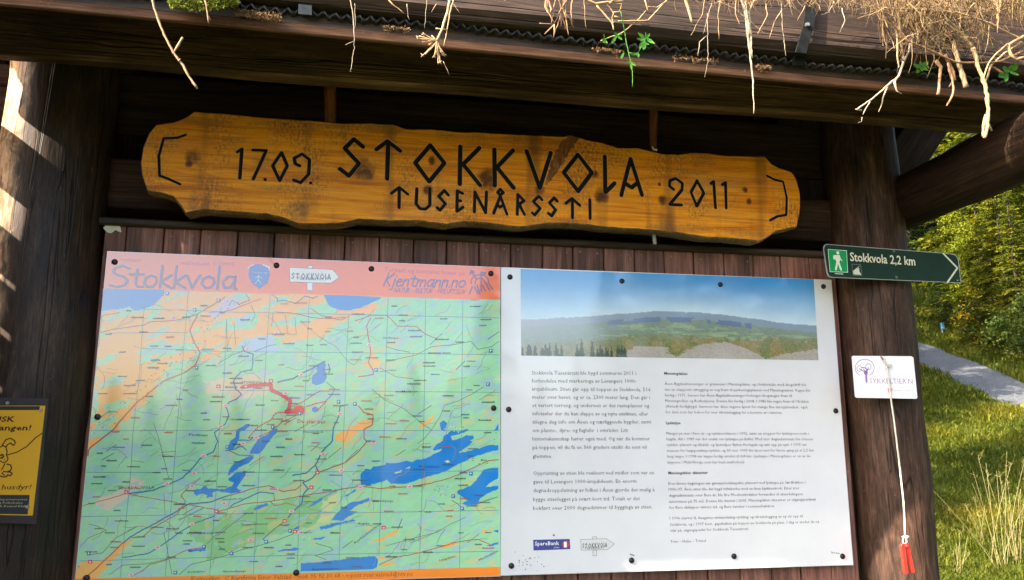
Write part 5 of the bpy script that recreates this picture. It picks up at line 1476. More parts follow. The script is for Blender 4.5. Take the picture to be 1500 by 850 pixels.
for (x, y) in [(11.5,590.6),(60,601),(40.5,742.5)]:
    c = P(x, y, YD); mb = MB(); mb.tube([c, c + [0, -0.004, 0]], [0.0048, 0.0038], 10); mb.build('screw', plain('notice_screw', (0.35,0.33,0.30), 0.4, 0.6), DG)
# the remaining scrap of an old notice
mb = MB(); sp = [P(x, y, YP - .004) for x, y in [(151,334),(155,329.5),(163,330.5),(170,331),(174,328.6),(176.5,334),(178,340.5),(173,339),(169,337),(163,342),(158,341),(154,337.5)]]
mb.add([tuple(p) for p in sp] + [(p[0], p[1]+.0008, p[2]) for p in sp], [tuple(range(12)), tuple(range(23,11,-1))] + [(i, 12+i, 12+(i+1)%12, (i+1)%12) for i in range(12)])
tag(mb.build('paper_scrap', M['paper'], None, loc=sp[0]), 'torn cream paper scrap stapled at the upper left corner of the planks', 'paper scrap')

# ------------------------------------------------------------------ things that hang from the turf
def strand(mb, pts, Y, r0, r1=None, jit=0.6, y1=None, seg=5, n=5, col=None):
    r1 = r0 if r1 is None else r1
    y1 = Y if y1 is None else y1
    q = []
    for a, b_ in zip(pts[:-1], pts[1:]):
        k = max(1, int(math.hypot(b_[0]-a[0], b_[1]-a[1]) / seg))
        for s in range(k): q.append((a[0]+(b_[0]-a[0])*s/k + rng.uniform(-jit,jit), a[1]+(b_[1]-a[1])*s/k + rng.uniform(-jit,jit)*.6))
    q.append(pts[-1]); m_ = len(q)
    P3 = [P(x, y, Y + (y1-Y)*i/(m_-1) + rng.uniform(-.0008,.0008)) for i, (x, y) in enumerate(q)]
    mb.tube(P3, [(r0 + (r1-r0)*i/(m_-1)) * rng.uniform(.85, 1.15) for i in range(m_)], n, col)
def hang(name, pls, mat, Y, label, cat, group=None, n=5):
    """pls: list of (points, r0, r1)"""
    mb = MB()
    for it in pls: strand(mb, it[0], Y + rng.uniform(-.01, .01), it[1], it[2], n=n, jit=it[3] if len(it) > 3 else .5)
    o = mb.build(name, M[mat], None, loc=P(*pls[0][0][0], Y), smooth=True)
    return tag(o, label, cat, group)
YH = -0.74
hang('dry_stalk', [([(219,-20),(226,12),(240,50),(256,80),(268,96),(277,112),(289,130)],.0027,.0022,.5), ([(253,79),(262,65),(268,55)],.0020,.0026,.4), ([(262,90),(264,86)],.0018,.001)], 'dry', -0.80, 'single straw coloured stalk hanging over the beam at the upper left', 'dry stalk', n=6)
hang('dry_stalk', [([(298,-10),(303,12),(306,35)],.0022,.0015), ([(303,20),(309,30)],.0012,.0008)], 'dryred', -0.72, 'short brown stalk sticking out below the green moss', 'dry stalk')
um = [([(662,-15),(655,20),(647,45),(640,60)],.0034,.0028,.4), ([(667,-10),(659,20),(655,42),(653,55),(650,68)],.0020,.0008,.6)]
for e in [(614,53),(611,57),(618,62),(621,50),(632,52),(619,82),(623,80),(637,82),(639,80),(645,92),(642,94),(651,79),(649,82),(641,54),(628,66)]:
    um.append(([(640,61),((640+e[0])/2+rng.uniform(-1,1),(61+e[1])/2+rng.uniform(-1,1)),e],.0018,.0013,.3))
for e in [(613,54),(619,81),(636,82),(645,92),(651,80),(621,51)]:
    for k in range(5):
        a = rng.uniform(0, 6.28); um.append(([e,(e[0]+3.4*math.cos(a), e[1]+3.4*math.sin(a))],.0014,.0009,.2))
um.append(([(638,42),(655,44)],.0016,.0016,.3)); um.append(([(649,90),(655,102),(658,110)],.0007,.0004,.3))
hang('dry_umbel', um, 'dry', -0.80, 'dry flower umbel with spread rays hanging left of the middle', 'dry umbel', n=6)
um = []
for a, b_ in [((815,-8),(808,34)),((818,-6),(822,38)),((824,-6),(830,30)),((830,-8),(812,52)),((836,-8),(812,34)),((828,-8),(833,52)),((806,-6),(801,15)),((801,15),(812,34)),((812,36),(798,50)),((812,36),(811,55)),((812,36),(790,34)),((840,-6),(838,30)),((826,18),(840,40)),((820,20),(828,44)),((838,30),(841,32))]:
    um.append(([a, ((a[0]+b_[0])/2+rng.uniform(-3,3),(a[1]+b_[1])/2), b_], .0018, .001, .7))
um.append(([(801,-4),(799,10),(805,20),(808,14),(804,2)], .0035, .002, .4))
hang('dry_umbel', um, 'dryred', -0.78, 'tangled reddish dry umbel in front of the membrane, right of the middle', 'dry umbel')
um = [([(850,-6),(872,6),(895,3),(913,2)],.0034,.0026,.4),([(874,8),(897,34),(899,44)],.0022,.0016,.3),([(890,6),(899,20),(896,28)],.0018,.0015,.3),([(890,4),(910,6),(909,14)],.0016,.0016,.5),([(899,18),(906,18),(910,12)],.0016,.0014,.5),([(897,28),(897,36)],.0014,.0010,.4),([(900,24),(908,26)],.0014,.001,.4),([(895,3),(905,-5)],.002,.0015,.3),
      ([(897,34),(902,31)],.001,.001,.2)]
hang('dry_umbel', um, 'dry', -0.79, 'bright dry umbel at the top edge left of the green sprig', 'dry umbel', n=6)
hang('dry_stalk', [([(905,31),(949,30.5),(977,0),(985,-12)],.0017,.0017,.4),([(946,16),(936,28),(912,48),(880,60)],.0014,.0012,.5),([(944,-4),(949,16)],.0022,.0018,.3),([(950,10),(962,11),(975,3)],.0013,.0013,.3)], 'dry', -0.75, 'thin kinked straw crossing the green sprig', 'dry stalk')
hang('dry_stalk', [([(1002,-6),(1008,12),(1014,34)],.0032,.0030,.3)], 'dry', -0.78, 'stiff bright straw piece right of the green sprig', 'dry stalk')
hang('hanging_root', [([(1085,-10),(1092,20),(1096,55),(1100,90),(1103,120),(1104,150),(1104,167)],.0044,.0009,.5),([(1108,-10),(1098,18),(1099,45),(1102,85)],.003,.0018,.8),([(1090,-8),(1094,15),(1098,50)],.002,.001,.8)], 'root', -0.76, 'long pale root tapering down to a point in front of the beam', 'root', n=7)
rt = [([(1340,35),(1337,55),(1331,75),(1322,95),(1316,112),(1310,120)],.0036,.0030,.6),([(1316,112),(1298,128),(1276,146),(1256,160)],.0028,.0018,.7),([(1276,146),(1264,168)],.002,.001,.7),([(1310,120),(1314,133),(1321,138)],.003,.0012,.5),([(1300,128),(1294,140),(1292,150),(1287,164)],.0022,.0012,.8),([(1262,162),(1253,160)],.0028,.001,.4),([(1263,172),(1262,178),(1257,180)],.0008,.0006,.3),([(1318,58),(1322,75),(1324,90)],.0016,.0018,.5)]
hang('hanging_root', rt, 'root', -0.74, 'forked grey root bending left below the turf log on the right', 'root', n=7)
hang('hanging_root', [([(512,-8),(518,30),(519,70),(513,105)],.0014,.0006,.8),([(519,60),(510,64),(506,66)],.0008,.0005,.4),([(520,5),(521,40)],.0008,.0005,.6)], 'root', -0.72, 'fine dark root hanging over the beam above the number', 'root')
hang('dry_stalk', [([(1425,70),(1432,95),(1441,118),(1446,140),(1448,165),(1446,185),(1442,202)],.0052,.0040,1.0),([(1446,178),(1453,192)],.0035,.002,.4),([(1443,122),(1452,95),(1472,78),(1500,60)],.0024,.0028,.5),([(1444,168),(1441,185),(1440,200)],.0036,.003,.5),([(1425,70),(1400,40),(1375,20),(1345,5)],.0044,.0048,.8)], 'dry', -0.78, 'thick sunlit stem that hangs lowest at the right, in front of the gap', 'dry stalk', n=8)
hang('dry_stalk', [([(1370,88),(1378,98),(1376,115),(1374,139)],.0042,.0036,.7)], 'dryred', -0.76, 'blunt brown stem left of the three stems under the turf', 'dry stalk', n=7)
hang('dry_stalk', [([(1388,92),(1396,118),(1397,135),(1387,155)],.0034,.0022,.8),([(1396,118),(1390,128)],.002,.001,.4),([(1384,80),(1394,100),(1398,118)],.0046,.004,.7)], 'dryred', -0.77, 'curved brown stem bending to the left at its tip', 'dry stalk', n=7)
hang('dry_stalk', [([(1396,60),(1402,85),(1408,105),(1415,128)],.0050,.0062,.5)], 'dry', -0.78, 'thick straight cut straw ending in front of the beam', 'dry stalk', n=8)
hang('dry_stalk', [([(1287,12),(1345,14),(1400,18),(1450,34),(1500,60)],.0026,.0026,.5)], 'dry', -0.80, 'long bright straw running level across the dry grass', 'dry stalk')
hang('dry_stalk', [([(1300,25),(1330,60),(1365,75),(1402,92),(1440,92),(1465,90),(1500,75)],.0030,.0026,.8),([(1440,92),(1458,100),(1469,108)],.0022,.003,.5)], 'dryred', -0.77, 'long bent stem arching right across the membrane', 'dry stalk')
hang('dry_stalk', [([(1505,52),(1490,58),(1478,66),(1480,80),(1488,88),(1500,84)],.0045,.0035,.8),([(1476,64),(1460,78),(1448,92),(1440,118)],.0022,.0018,.6)], 'dry', -0.80, 'curled dry leaf at the right edge', 'dry leaf', n=6)
hang('dry_stalk', [([(1458,-8),(1462,15),(1462,40),(1461,48)],.0055,.001,.6),([(1466,-8),(1464,20)],.003,.002,.6)], 'dry', -0.80, 'folded dry grass blade hanging at the upper right', 'dry grass blade', n=6)
# single fine roots that can be told apart
fr = [[(1032,-4),(1029,20),(1012,52)],[(1046,-6),(1038,20),(1030,50)],[(1036,20),(1037,60),(1037,90),(1032,113)],[(1035,52),(1025,62),(1022,82)],[(1056,-6),(1052,20),(1053,58)],[(1052,2),(1075,12),(1122,51)],
 [(1122,5),(1124,22),(1110,50)],[(1145,14),(1135,32),(1127,57)],[(1145,2),(1146,40),(1151,82)],[(1078,-3),(1077,20),(1084,38)],[(1180,8),(1168,30)],[(1233,12),(1238,30),(1230,48)],[(1150,-6),(1160,8),(1168,16)],
 [(1218,-8),(1222,4),(1214,18),(1203,22)],[(626,-6),(624,15),(622,42)],[(640,6),(632,18)],[(570,0),(575,6),(592,20)],[(738,-3),(741,3)],[(596,6),(598,24),(600,30)],[(1465,60),(1480,75)],[(855,-6),(857,28),(859,42)],[(660,-6),(668,12),(674,20)],[(1296,-6),(1312,30),(1318,48),(1322,70)],[(1360,60),(1340,72),(1326,60)]]
fr.sort(key=lambda f: f[0][0])
for i, f in enumerate(fr):
    r = rng.choice((.0008, .0011, .0015))
    hang('fine_root', [(f, r, r*.5, .6)], rng.choice(('root', 'dry')), -0.72 - rng.random()*.05, 'thin dry root dangling from the turf edge, the %s fine one counted from the left' % ORD[i], 'root', 'fine roots hanging from the turf edge')

# shaggy dry grass along the turf edge: nobody could count it
mb = MB()
def tuft(x, y, nblades, length, spread, Y, rr=(.0005, .0011)):
    for _ in range(nblades):
        x0, y0 = x + rng.gauss(0, spread), y + rng.uniform(-14, 6)
        a = math.radians(rng.gauss(95, 48)); q = [(x0, y0)]; s = length * rng.uniform(.3, 1) / 4
        for k in range(4):
            a += rng.uniform(-.45, .45); x0 += math.cos(a)*s; y0 += math.sin(a)*s; q.append((x0, y0))
        strand(mb, q, Y + rng.uniform(-.06, .05), rng.uniform(*rr), .0004, jit=0, seg=99, n=3, col=rng.choice(DRYC))
for i in range(110): tuft(1000 + 500*rng.random()**0.75, -8, 9, 34, 10, -0.76)
for i in range(64): tuft(rng.uniform(1270, 1520), rng.uniform(-6, 14), 11, 46, 12, -0.78)
for i in range(26): tuft(rng.uniform(1330, 1440), rng.uniform(5, 55), 7, 60, 8, -0.76, (.0008, .0022))
for i in range(22): tuft(rng.uniform(500, 1000), -14, 6, 16, 8, -0.74)
o = mb.build('dry_turf_grass', M['drymix'], None, loc=P(1300, 0, -0.76)); tag(o, 'shaggy dry grass hanging over the turf log, thickest at the upper right', 'dry grass', kind='stuff')
mb = MB()
for i in range(60):
    x = rng.uniform(1290, 1400); tuftY = -0.75
    a = math.radians(rng.gauss(62, 14)); x0, y0 = x, rng.uniform(-5, 40); q = [(x0, y0)]
    for k in range(4): a += rng.uniform(-.25,.25); s = rng.uniform(8, 18); x0 += math.cos(a)*s; y0 += math.sin(a)*s; q.append((x0, y0))
    if y0 < 110: strand(mb, q, tuftY + rng.uniform(-.04,.04), rng.uniform(.0012,.0032), .001, jit=.5, seg=8, n=4, col=rng.choice(DRYC))
o = mb.build('dry_stems', M['drymix'], None, loc=P(1350, 20, -0.75)); tag(o, 'bundle of brown dry stems slanting down from the turf at the right', 'dry stems', kind='stuff')

# moss and crumbs
M['moss'] = leaf_mat('green_moss', [lin((66,76,22)), lin((98,106,36)), lin((138,134,62))], 0.15, 0.8, 30, attr=False)
M['crumb'] = plain('moss_crumbs', (0.16, 0.09, 0.035), 0.95, 0, 0.6, 80, 0.5)
def clump(name, mat, x0, x1, yfun, n, size, Y, label, cat):
    V, F = [], []
    for i in range(n):
        x = rng.uniform(x0, x1); y = yfun(x)
        c = P(x, y, Y + rng.uniform(-.02, .02))
        for k in range(2):
            d = np.array([rng.gauss(0,1), rng.gauss(0,1), rng.gauss(0,1)]); d /= np.linalg.norm(d); e = np.cross(d, [rng.gauss(0,1), rng.gauss(0,1), rng.gauss(0,1)]); e /= np.linalg.norm(e)
            s = size * rng.uniform(.5, 1.2); b0 = len(V)
            V += [c, c + d*s*.5 + e*s*.22, c + d*s, c + d*s*.5 - e*s*.22]; F.append((b0, b0+1, b0+2, b0+3))
    loc = P((x0+x1)/2, yfun((x0+x1)/2), Y)
    o = np_object(name, np.array(V) - loc, np.array(F), M[mat], None, None, loc)
    return tag(o, label, cat, kind='stuff')
clump('moss', 'moss', 248, 348, lambda x: -8 + rng.random()*(14 + 9*math.sin((x-240)/34.0)), 2600, 0.008, -0.66, 'bright green moss cushion on the eave at the upper left', 'moss')
clump('dead_moss', 'crumb', 345, 412, lambda x: 14 + (x-345)*.12 + rng.uniform(-1, 9), 900, 0.006, -0.63, 'brown dead moss beside the green cushion', 'moss')
for (a, b_, y0) in ((868,912,70),(985,1052,82),(1108,1130,96),(560,600,38)):
    clump('moss_crumbs', 'crumb', a, b_, lambda x: y0 + (x-a)*.1 + rng.gauss(2, 2.2)*abs(math.sin((x-a)*.23)+.4), 330, 0.0045, -0.625, 'crumbs of dry moss lying on the eave board', 'moss')

# green sprigs growing out of the turf edge
M['leaf'] = leaf_mat('young_leaf', [lin((50,100,36)), lin((70,124,44)), lin((100,142,56))], 0.2, 0.45, 40, attr=False)
def leaf(mb, base, tip, w, Y, y2=None):
    A = P(*base, Y); B = P(*tip, Y if y2 is None else y2); d = B - A; Ln = np.linalg.norm(d); d /= Ln
    nn_ = np.cross(d, [0, 1, 0]); nn_ /= np.linalg.norm(nn_); up = np.cross(nn_, d)
    w = w * pxm(*base, Y)
    prof = [(0,.08),(.2,.7),(.42,1),(.65,.75),(.85,.35),(1,0.02)]; vs = []
    for t, s in prof:
        c = A + d*Ln*t + up*(0.12*Ln*math.sin(t*3.14))
        vs += [c + nn_*w*s*.5 - up*w*s*.16, c, c - nn_*w*s*.5 - up*w*s*.16]
    fs = []
    for i in range(len(prof)-1): fs += [(i*3,i*3+1,i*3+4,i*3+3),(i*3+1,i*3+2,i*3+5,i*3+4)]
    mb.add(vs, fs)
k9 = 150/911
def sprig(label, stem, leaves, Y, group=None):
    E = empty('green_sprig', P(*stem[0], Y), label, 'plant', group)
    mb = MB(); strand(mb, stem, Y, .0013, .0009, jit=.3); mb.build('stem', M['leaf'], E, smooth=True)
    for b_, t, w in leaves:
        mb = MB(); leaf(mb, b_, t, w, Y - .004, Y - rng.uniform(.004, .03)); mb.build('leaf', M['leaf'], E, smooth=True)
def t9(p): return (860 + p[0]*k9, p[1]*k9)
def lv(lst): return [(t9(a), t9(b_), w) for a, b_, w in lst]
sprig('green sprig of pointed leaves, the biggest, hanging over the membrane', [t9(p) for p in [(520,290),(522,345),(480,420),(455,470),(400,475),(372,470)]],
  lv([((522,340),(450,288),6),((524,340),(560,295),4),((526,338),(605,390),6),((520,345),(440,345),5),((518,350),(462,432),6),((520,370),(500,445),6),((522,375),(558,395),5),((455,465),(460,515),4),((450,470),(385,480),4),((450,465),(430,490),3)]), -0.76)
sprig('small green sprig left of the kinked straw', [t9(p) for p in [(320,285),(270,310),(215,325),(165,345)]],
  lv([((272,310),(300,290),4),((272,312),(315,358),4.5),((270,312),(240,290),4),((268,314),(215,385),4.5),((265,320),(232,345),4),((285,305),(318,300),4),((165,345),(140,380),3.5),((160,348),(185,388),3.5),((158,345),(128,350),3),((158,342),(150,300),3),((160,340),(178,335),3)]), -0.74)
sprig('tiny green shoot at the end of a hanging root', [t9(p) for p in [(300,100),(330,260),(355,400),(380,520),(400,600),(406,690),(404,775)]],
  lv([((330,462),(300,525),3.5),((330,460),(318,455),3),((385,545),(345,548),3.5),((388,545),(435,588),4),((390,550),(400,625),3.5),((385,540),(400,530),3),((372,470),(392,470),3)]), -0.77)
k10 = 220/935
def t10(p): return (1280 + p[0]*k10, p[1]*k10)
def lw(lst): return [(t10(a), t10(b_), w) for a, b_, w in lst]
sprig('green five leaved shoot beside the forked root', [t10(p) for p in [(390,422),(340,425),(300,410)]],
  lw([((300,412),(245,400),7),((300,412),(285,380),6),((300,412),(345,382),7),((300,415),(340,440),6),((298,416),(265,455),7),((300,415),(300,445),6)]), -0.72)
sprig('dark green jagged leaf shoot near the right edge', [t10(p) for p in [(880,400),(850,440),(830,460)]],
  lw([((850,440),(900,400),10),((850,445),(905,470),9),((845,440),(800,420),9),((840,445),(775,480),10),((835,450),(820,510),9),((850,440),(860,400),9)]), -0.73)

# ------------------------------------------------------------------ trees
def quads_from(c, d, e, L_, W_):
    """kite shaped sprays: centre-line start c, direction d, side e"""
    L_ = L_[:, None]; W_ = W_[:, None]
    V = np.stack([c, c + d*L_*.45 + e*W_*.5, c + d*L_, c + d*L_*.45 - e*W_*.5], 1).reshape(-1, 3)
    F = np.arange(len(V)).reshape(-1, 4)
    return V, F

def unit(a): return a / (np.linalg.norm(a, axis=-1, keepdims=True) + 1e-9)

def spruce_mesh(H, seed, mat, dens=1.0, gold=0.0, base=0.04, spread=0.20):
    r = np.random.default_rng(seed); V, F, C = [], [], []; n0 = 0
    nb = int(190 * dens)
    bark = []
    for i in range(nb):
        t = base + (1-base) * (i + r.random()) / nb
        z0 = H * t * 0.99
        Lb = H * spread * (1 - t) ** 0.8 * r.uniform(0.7, 1.12) + 0.12
        az = r.random() * 6.283
        hd = np.array([math.cos(az), math.sin(az), 0]); sd = np.array([-math.sin(az), math.cos(az), 0])
        lift = 0.25 - 0.75*(1-t); 
        ns = int(max(14, 62 * Lb)); s = (np.arange(ns) + r.random(ns)) / ns
        s = 0.10 + 0.90 * s ** 0.8
        droop = lift*s - 0.28*s**2 + 0.16*s**4
        pc = hd[None]*(s*Lb)[:, None] + np.array([0,0,1.0])[None]*(z0 + droop*Lb)[:, None]
        side = np.where(r.random(ns) < .5, -1, 1)
        fan = Lb * 0.36 * (1 - s*0.75) * r.random(ns)
        pc = pc + sd[None]*(side*fan)[:, None] - np.array([0,0,1.0])[None]*(fan*0.35 + r.random(ns)*0.05*Lb)[:, None]
        d = unit(hd[None]*0.8 + sd[None]*(side*r.uniform(.3, 1.0, ns))[:, None] + r.normal(0, .28, (ns, 3)) - np.array([0,0,.25])[None])
        e = unit(np.cross(d, r.normal(0, 1, (ns, 3)) * 0.6 + np.array([0,0,1.0])))
        Lq = r.uniform(0.10, 0.26, ns); Wq = Lq * r.uniform(.22, .42, ns)
        v, f = quads_from(pc, d, e, Lq, Wq)
        V.append(v); F.append(f + n0); n0 += len(v)
        tone = 0.55 + 0.75 * r.random() * 0.5 + 0.35 * s[:, None] * r.random((ns, 1))
        cc = tone * np.array([[1.0, 1.0, 1.0]])
        gm = (r.random((ns, 1)) < gold) 
        cc = np.where(gm, cc * np.array([[1.7, 1.25, .8]]), cc)
        C.append(np.repeat(cc, 4, 0))
        bark.append((z0, az, Lb, lift))
    V, F, C = np.concatenate(V), np.concatenate(F), np.concatenate(C)
    crown = np_mesh('spruce_crown', V, F, mat, C)
    mb = MB(); mb.tube([(0,0,-0.4),(0,0,H*.3),(0.02,0,H*.6),(0,0.01,H*.97)], [H*.017, H*.013, H*.008, H*.002], 8)
    for z0, az, Lb, lift in bark[::3]:
        mb.tube([(0,0,z0),(math.cos(az)*Lb*.5, math.sin(az)*Lb*.5, z0 + (lift*.5-.07)*Lb),(math.cos(az)*Lb*.9, math.sin(az)*Lb*.9, z0 + (lift*.9-.14)*Lb)], [Lb*.013, Lb*.008, Lb*.003], 4, caps=False)
    me = bpy.data.meshes.new('spruce_trunk'); me.from_pydata([tuple(v) for v in mb.v], [], mb.f); me.materials.append(M['bark'])
    return crown, me

def bush_mesh(R, H, seed, mat, n=7000, ls=0.07, trunks=5):
    """broad-leaved crown: leaves in loose clumps round branch ends"""
    r = np.random.default_rng(seed)
    nc = int(40 + 26*R*H)
    a = r.random(nc)*6.283; zz = r.random(nc); rr = np.sqrt(r.random(nc)) * np.sin(np.clip(zz*1.0+.12, 0, 1)*math.pi)**0.6
    cen = np.stack([np.cos(a)*rr*R, np.sin(a)*rr*R, H*(0.12 + 0.88*zz)], -1)
    sz = r.uniform(.14, .36, nc) * max(1, R*.45)
    k = r.integers(0, nc, n); off = r.normal(0, 1, (n, 3)); off = unit(off) * (r.random((n, 1)) ** 0.45) * sz[k][:, None] * np.array([[1, 1, .6]])
    c = cen[k] + off
    d = unit(off*0.6/sz[k][:, None] + r.normal(0, .6, (n, 3)) + np.array([0,0,-.15])); e = unit(np.cross(d, r.normal(0, 1, (n, 3))))
    L_ = r.uniform(.6, 1.2, n)*ls
    V, F = quads_from(c, d, e, L_, L_*.62)
    tone = (0.6 + 0.55*r.random(nc))[k][:, None] * (0.8 + 0.4*r.random((n, 1)))
    C = np.repeat(tone * np.ones((1, 3)), 4, 0)
    crown = np_mesh('broadleaf_crown', V, F, mat, C)
    mb = MB()
    for i in range(trunks):
        q = cen[r.integers(0, nc)]
        mb.tube([(q[0]*.1, q[1]*.1, -0.3), (q[0]*.4, q[1]*.4, q[2]*.5), tuple(q)], [0.035*R**.5, .022*R**.5, .006], 5)
    me = bpy.data.meshes.new('stems'); me.from_pydata([tuple(v) for v in mb.v], [], mb.f); me.materials.append(M['bark'])
    return crown, me

M['bark'] = wood_mat('tree_bark', (0.03,0.022,0.016), (0.06,0.045,0.035), (0.10,0.08,0.06), 0.9, 0.2, 20, 1.0, 0.4, 0.0)
M['needle'] = leaf_mat('spruce_needles', [(0.035,0.055,0.006), (0.10,0.125,0.010), (0.20,0.19,0.016)], 0.25, 0.55, 0.9)
M['needle_dark'] = leaf_mat('dark_spruce_needles', [(0.018,0.035,0.012), (0.032,0.055,0.016), (0.055,0.080,0.02)], 0.2, 0.6, 0.9)
M['birch'] = leaf_mat('bright_leaves', [(0.08,0.12,0.008), (0.16,0.19,0.010), (0.25,0.24,0.018)], 0.4, 0.5, 0.8)
M['autumn'] = leaf_mat('yellow_autumn_leaves', [(0.45,0.26,0.02), (0.60,0.38,0.03), (0.62,0.46,0.06)], 0.4, 0.5, 0.8)
M['undershrub'] = leaf_mat('shrub_leaves', [(0.035,0.065,0.012), (0.07,0.10,0.018), (0.12,0.13,0.03)], 0.3, 0.6, 1.2)
proto = {
 'sp1': spruce_mesh(13, 1, M['needle'], 1.5, 0.10), 'sp2': spruce_mesh(12, 2, M['needle'], 1.5, 0.22), 'sp3': spruce_mesh(12, 3, M['needle_dark'], 1.3, 0.0),
 'bi': bush_mesh(2.4, 7.5, 4, M['birch'], 26000, 0.10, 8), 'sh': bush_mesh(1.1, 1.5, 5, M['undershrub'], 5200, 0.075), 'au': bush_mesh(0.55, 1.3, 6, M['autumn'], 900, 0.09, 3),
}
def plant(name, kind, x, y, s, rz, label, cat, group, z=None, dz=0.0):
    zz = float(ground_z(x, y)) if z is None else z
    E = empty(name, (x, y, zz + dz), label, cat, group)
    E.rotation_euler = (0, 0, rz); E.scale = (s, s, s)
    cr, tr = proto[kind]
    for nm, me in (('crown', cr), ('trunk', tr)):
        o = bpy.data.objects.new(nm, me); scene.collection.objects.link(o); o.parent = E
    return E
def at(px, s):
    """ground position at distance s along the direction of picture column px"""
    az = YAW + math.atan((px - 750) / FPX)
    return CAM[0] + math.sin(az)*s, CAM[1] + math.cos(az)*s
front = [ # px column, distance, kind, scale, label
 (1368, 27.0, 'sp3', .95, 'dark spruce at the bend of the gravel road, nearest the right post'),
 (1415, 25.0, 'sp1', .80, 'sunlit spruce standing behind the blue topped marker post'),
 (1462, 21.5, 'sp2', .72, 'golden green spruce above the yellow autumn shrub'),
 (1515, 20.0, 'sp1', .74, 'tall spruce with outer branches at the right edge'),
 (1330, 31.0, 'sp3', 1.0, 'dark spruce partly hidden behind the right post'),
 (1350, 24.6, 'sp3', .55, 'low dark spruce at the road bend, just right of the post'), (1400, 24.2, 'sp3', .50, 'low dark spruce directly behind the marker post'), (1378, 25.5, 'sp3', .62, 'dark spruce between the two low ones at the bend'),
 (1392, 31.0, 'bi', 1.2, 'bright yellow green leafy tree seen above the arrow sign'),
 (1438, 27.0, 'sp2', .95, 'golden lit spruce seen under the side beam'),
 (1490, 26.0, 'bi', 1.1, 'bright yellow green leafy tree near the right edge'),
 (1350, 34.5, 'bi', 1.3, 'bright leafy tree seen in the triangle under the beam'),
 (1425, 33.0, 'sp2', 1.05, 'tall golden spruce rising behind the leafy trees'),
 (1480, 31.5, 'sp1', 1.1, 'tall green spruce rising behind the leafy trees at the right'),
 (1476, 19.2, 'bi', .50, 'low leafy tree with brownish tint right of the autumn shrub'), (1508, 18.0, 'sp2', .40, 'young golden spruce at the right edge beside the road'),
 (1550, 25.0, 'sp3', 1.0, None), (1600, 23.0, 'sp1', .9, None), (1375, 40.0, 'sp2', 1.1, None), (1440, 40.0, 'sp1', 1.1, None), (1340, 40.0, 'sp3', 1.1, None), (1510, 39.0, 'sp2', 1.1, None),
 (1280, 36.0, 'sp3', 1.1, None), (1220, 38.0, 'sp3', 1.1, None),
]
for i, (px, s, k, sc, lb) in enumerate(front):
    x, y = at(px, s)
    plant('spruce_tree' if k != 'bi' else 'leafy_tree', k, x, y, sc, i*2.4, lb or 'spruce in the rear rows of the wood, %s of those mostly hidden' % ORD[i - 16], 'spruce' if k != 'bi' else 'tree', 'trees of the wood beyond the road')
shr = [(1425, 19.6), (1440, 18.8), (1455, 17.9), (1470, 17.2), (1488, 16.6), (1505, 16.0), (1525, 15.4), (1435, 20.5), (1475, 19), (1500, 18)]
for i, (px, s) in enumerate(shr):
    x, y = at(px, s + 0.8)
    plant('roadside_shrub' if i % 3 == 0 else 'young_spruce', 'sh' if i % 3 == 0 else ('sp1' if i % 2 else 'sp2'), x, y, rng.uniform(.7, 1.0) if i % 3 == 0 else rng.uniform(.20, .34), i*1.7, 'low green bush or young spruce along the road, %s one counted from the right post' % ORD[i], 'shrub', 'shrubs along the far side of the road')
x, y = at(1447, 18.2); plant('autumn_shrub', 'au', x, y, .80, 0.5, 'small shrub with glowing yellow autumn leaves at the road edge', 'shrub', None)
for i, (x, y, sc) in enumerate([(2.2, 3.6, .52), (3.4, 6.6, .70), (4.6, 8.6, .8), (2.0, 8.0, .95), (5.6, 11.0, .9), (3.0, 12.0, 1.0), (6.4, 13.4, .95), (7.4, 16.0, 1.0), (4.4, 15.5, 1.1)]):
    plant('spruce_tree', 'sp3', x, y, sc, i*1.1, 'spruce standing behind the shelter, %s one going back, hidden by the panels' % ORD[i], 'spruce', 'spruces behind the shelter')
for i, (x, y, sc) in enumerate([(9.0, 1.5, .9), (8.5, -2.5, .8), (10.5, -7.0, 1.0), (13.0, 4.0, 1.0)]):
    plant('spruce_tree', 'sp1', x, y, sc, i*1.1, 'spruce to the right of the shelter outside the picture, %s from the wall' % ORD[i], 'spruce', 'spruces right of the shelter')
# the forest edge behind the photographer, seen mirrored in the two panels
back = []
def mirror_at(px, d):
    az = YAW + math.atan((px - 750) / FPX)
    return CAM[0] + math.sin(az)*(d + 4.8), CAM[1] - math.cos(az)*d
for i, (px, d, h) in enumerate([(110,34,4.9),(165,36,5.6),(225,30,4.6),(290,37,6.6),(350,33,5.4),(420,36,5.0),(480,31,4.2),(545,34,5.2),(610,30,5.6),(665,26,6.0),(720,24,7.2),(790,33,4.6),(850,30,5.0),(900,22,7.4),(960,24,9.8),(1020,21,10.2),(1085,23,11.0),(1150,22,10.4),(1215,24,11.5),(20,30,7),(1290,22,10.5)]):
    x, y = mirror_at(px, d); h = h * (0.86 + 0.10*math.sin(i*2.7)) if px < 700 else h * 1.08
    plant('spruce_tree', 'sp3' if i % 2 else 'sp1', x, y, h/12.0, i*1.3, 'spruce seen only mirrored in the panels, %s in its row by position' % ORD[i], 'spruce', 'spruces mirrored in the panels')

# marker post with a blue top by the road
x, y = at(1386, 19.6); c = np.array([x, y, float(ground_z(x, y))])
mp = empty('marker_post', c, 'slim grey marker post with a blue plate at the bend of the gravel road', 'marker post')
s_ = np.linalg.norm(c - CAM) / FPX
mb = MB(); mb.tube([c + [0,0,-.2], c + [0,0,9*s_]], 1.0*s_, 8); mb.build('post', plain('grey_marker', (0.3,0.3,0.28), 0.7), mp)
mb = MB(); mb.box(c + [-1.6*s_,-.02-1.0*s_, 8*s_], c + [1.6*s_, .02-1.0*s_, 17*s_]); mb.build('blue_plate', plain('blue_plate', (0.05,0.20,0.36), 0.4), mp)

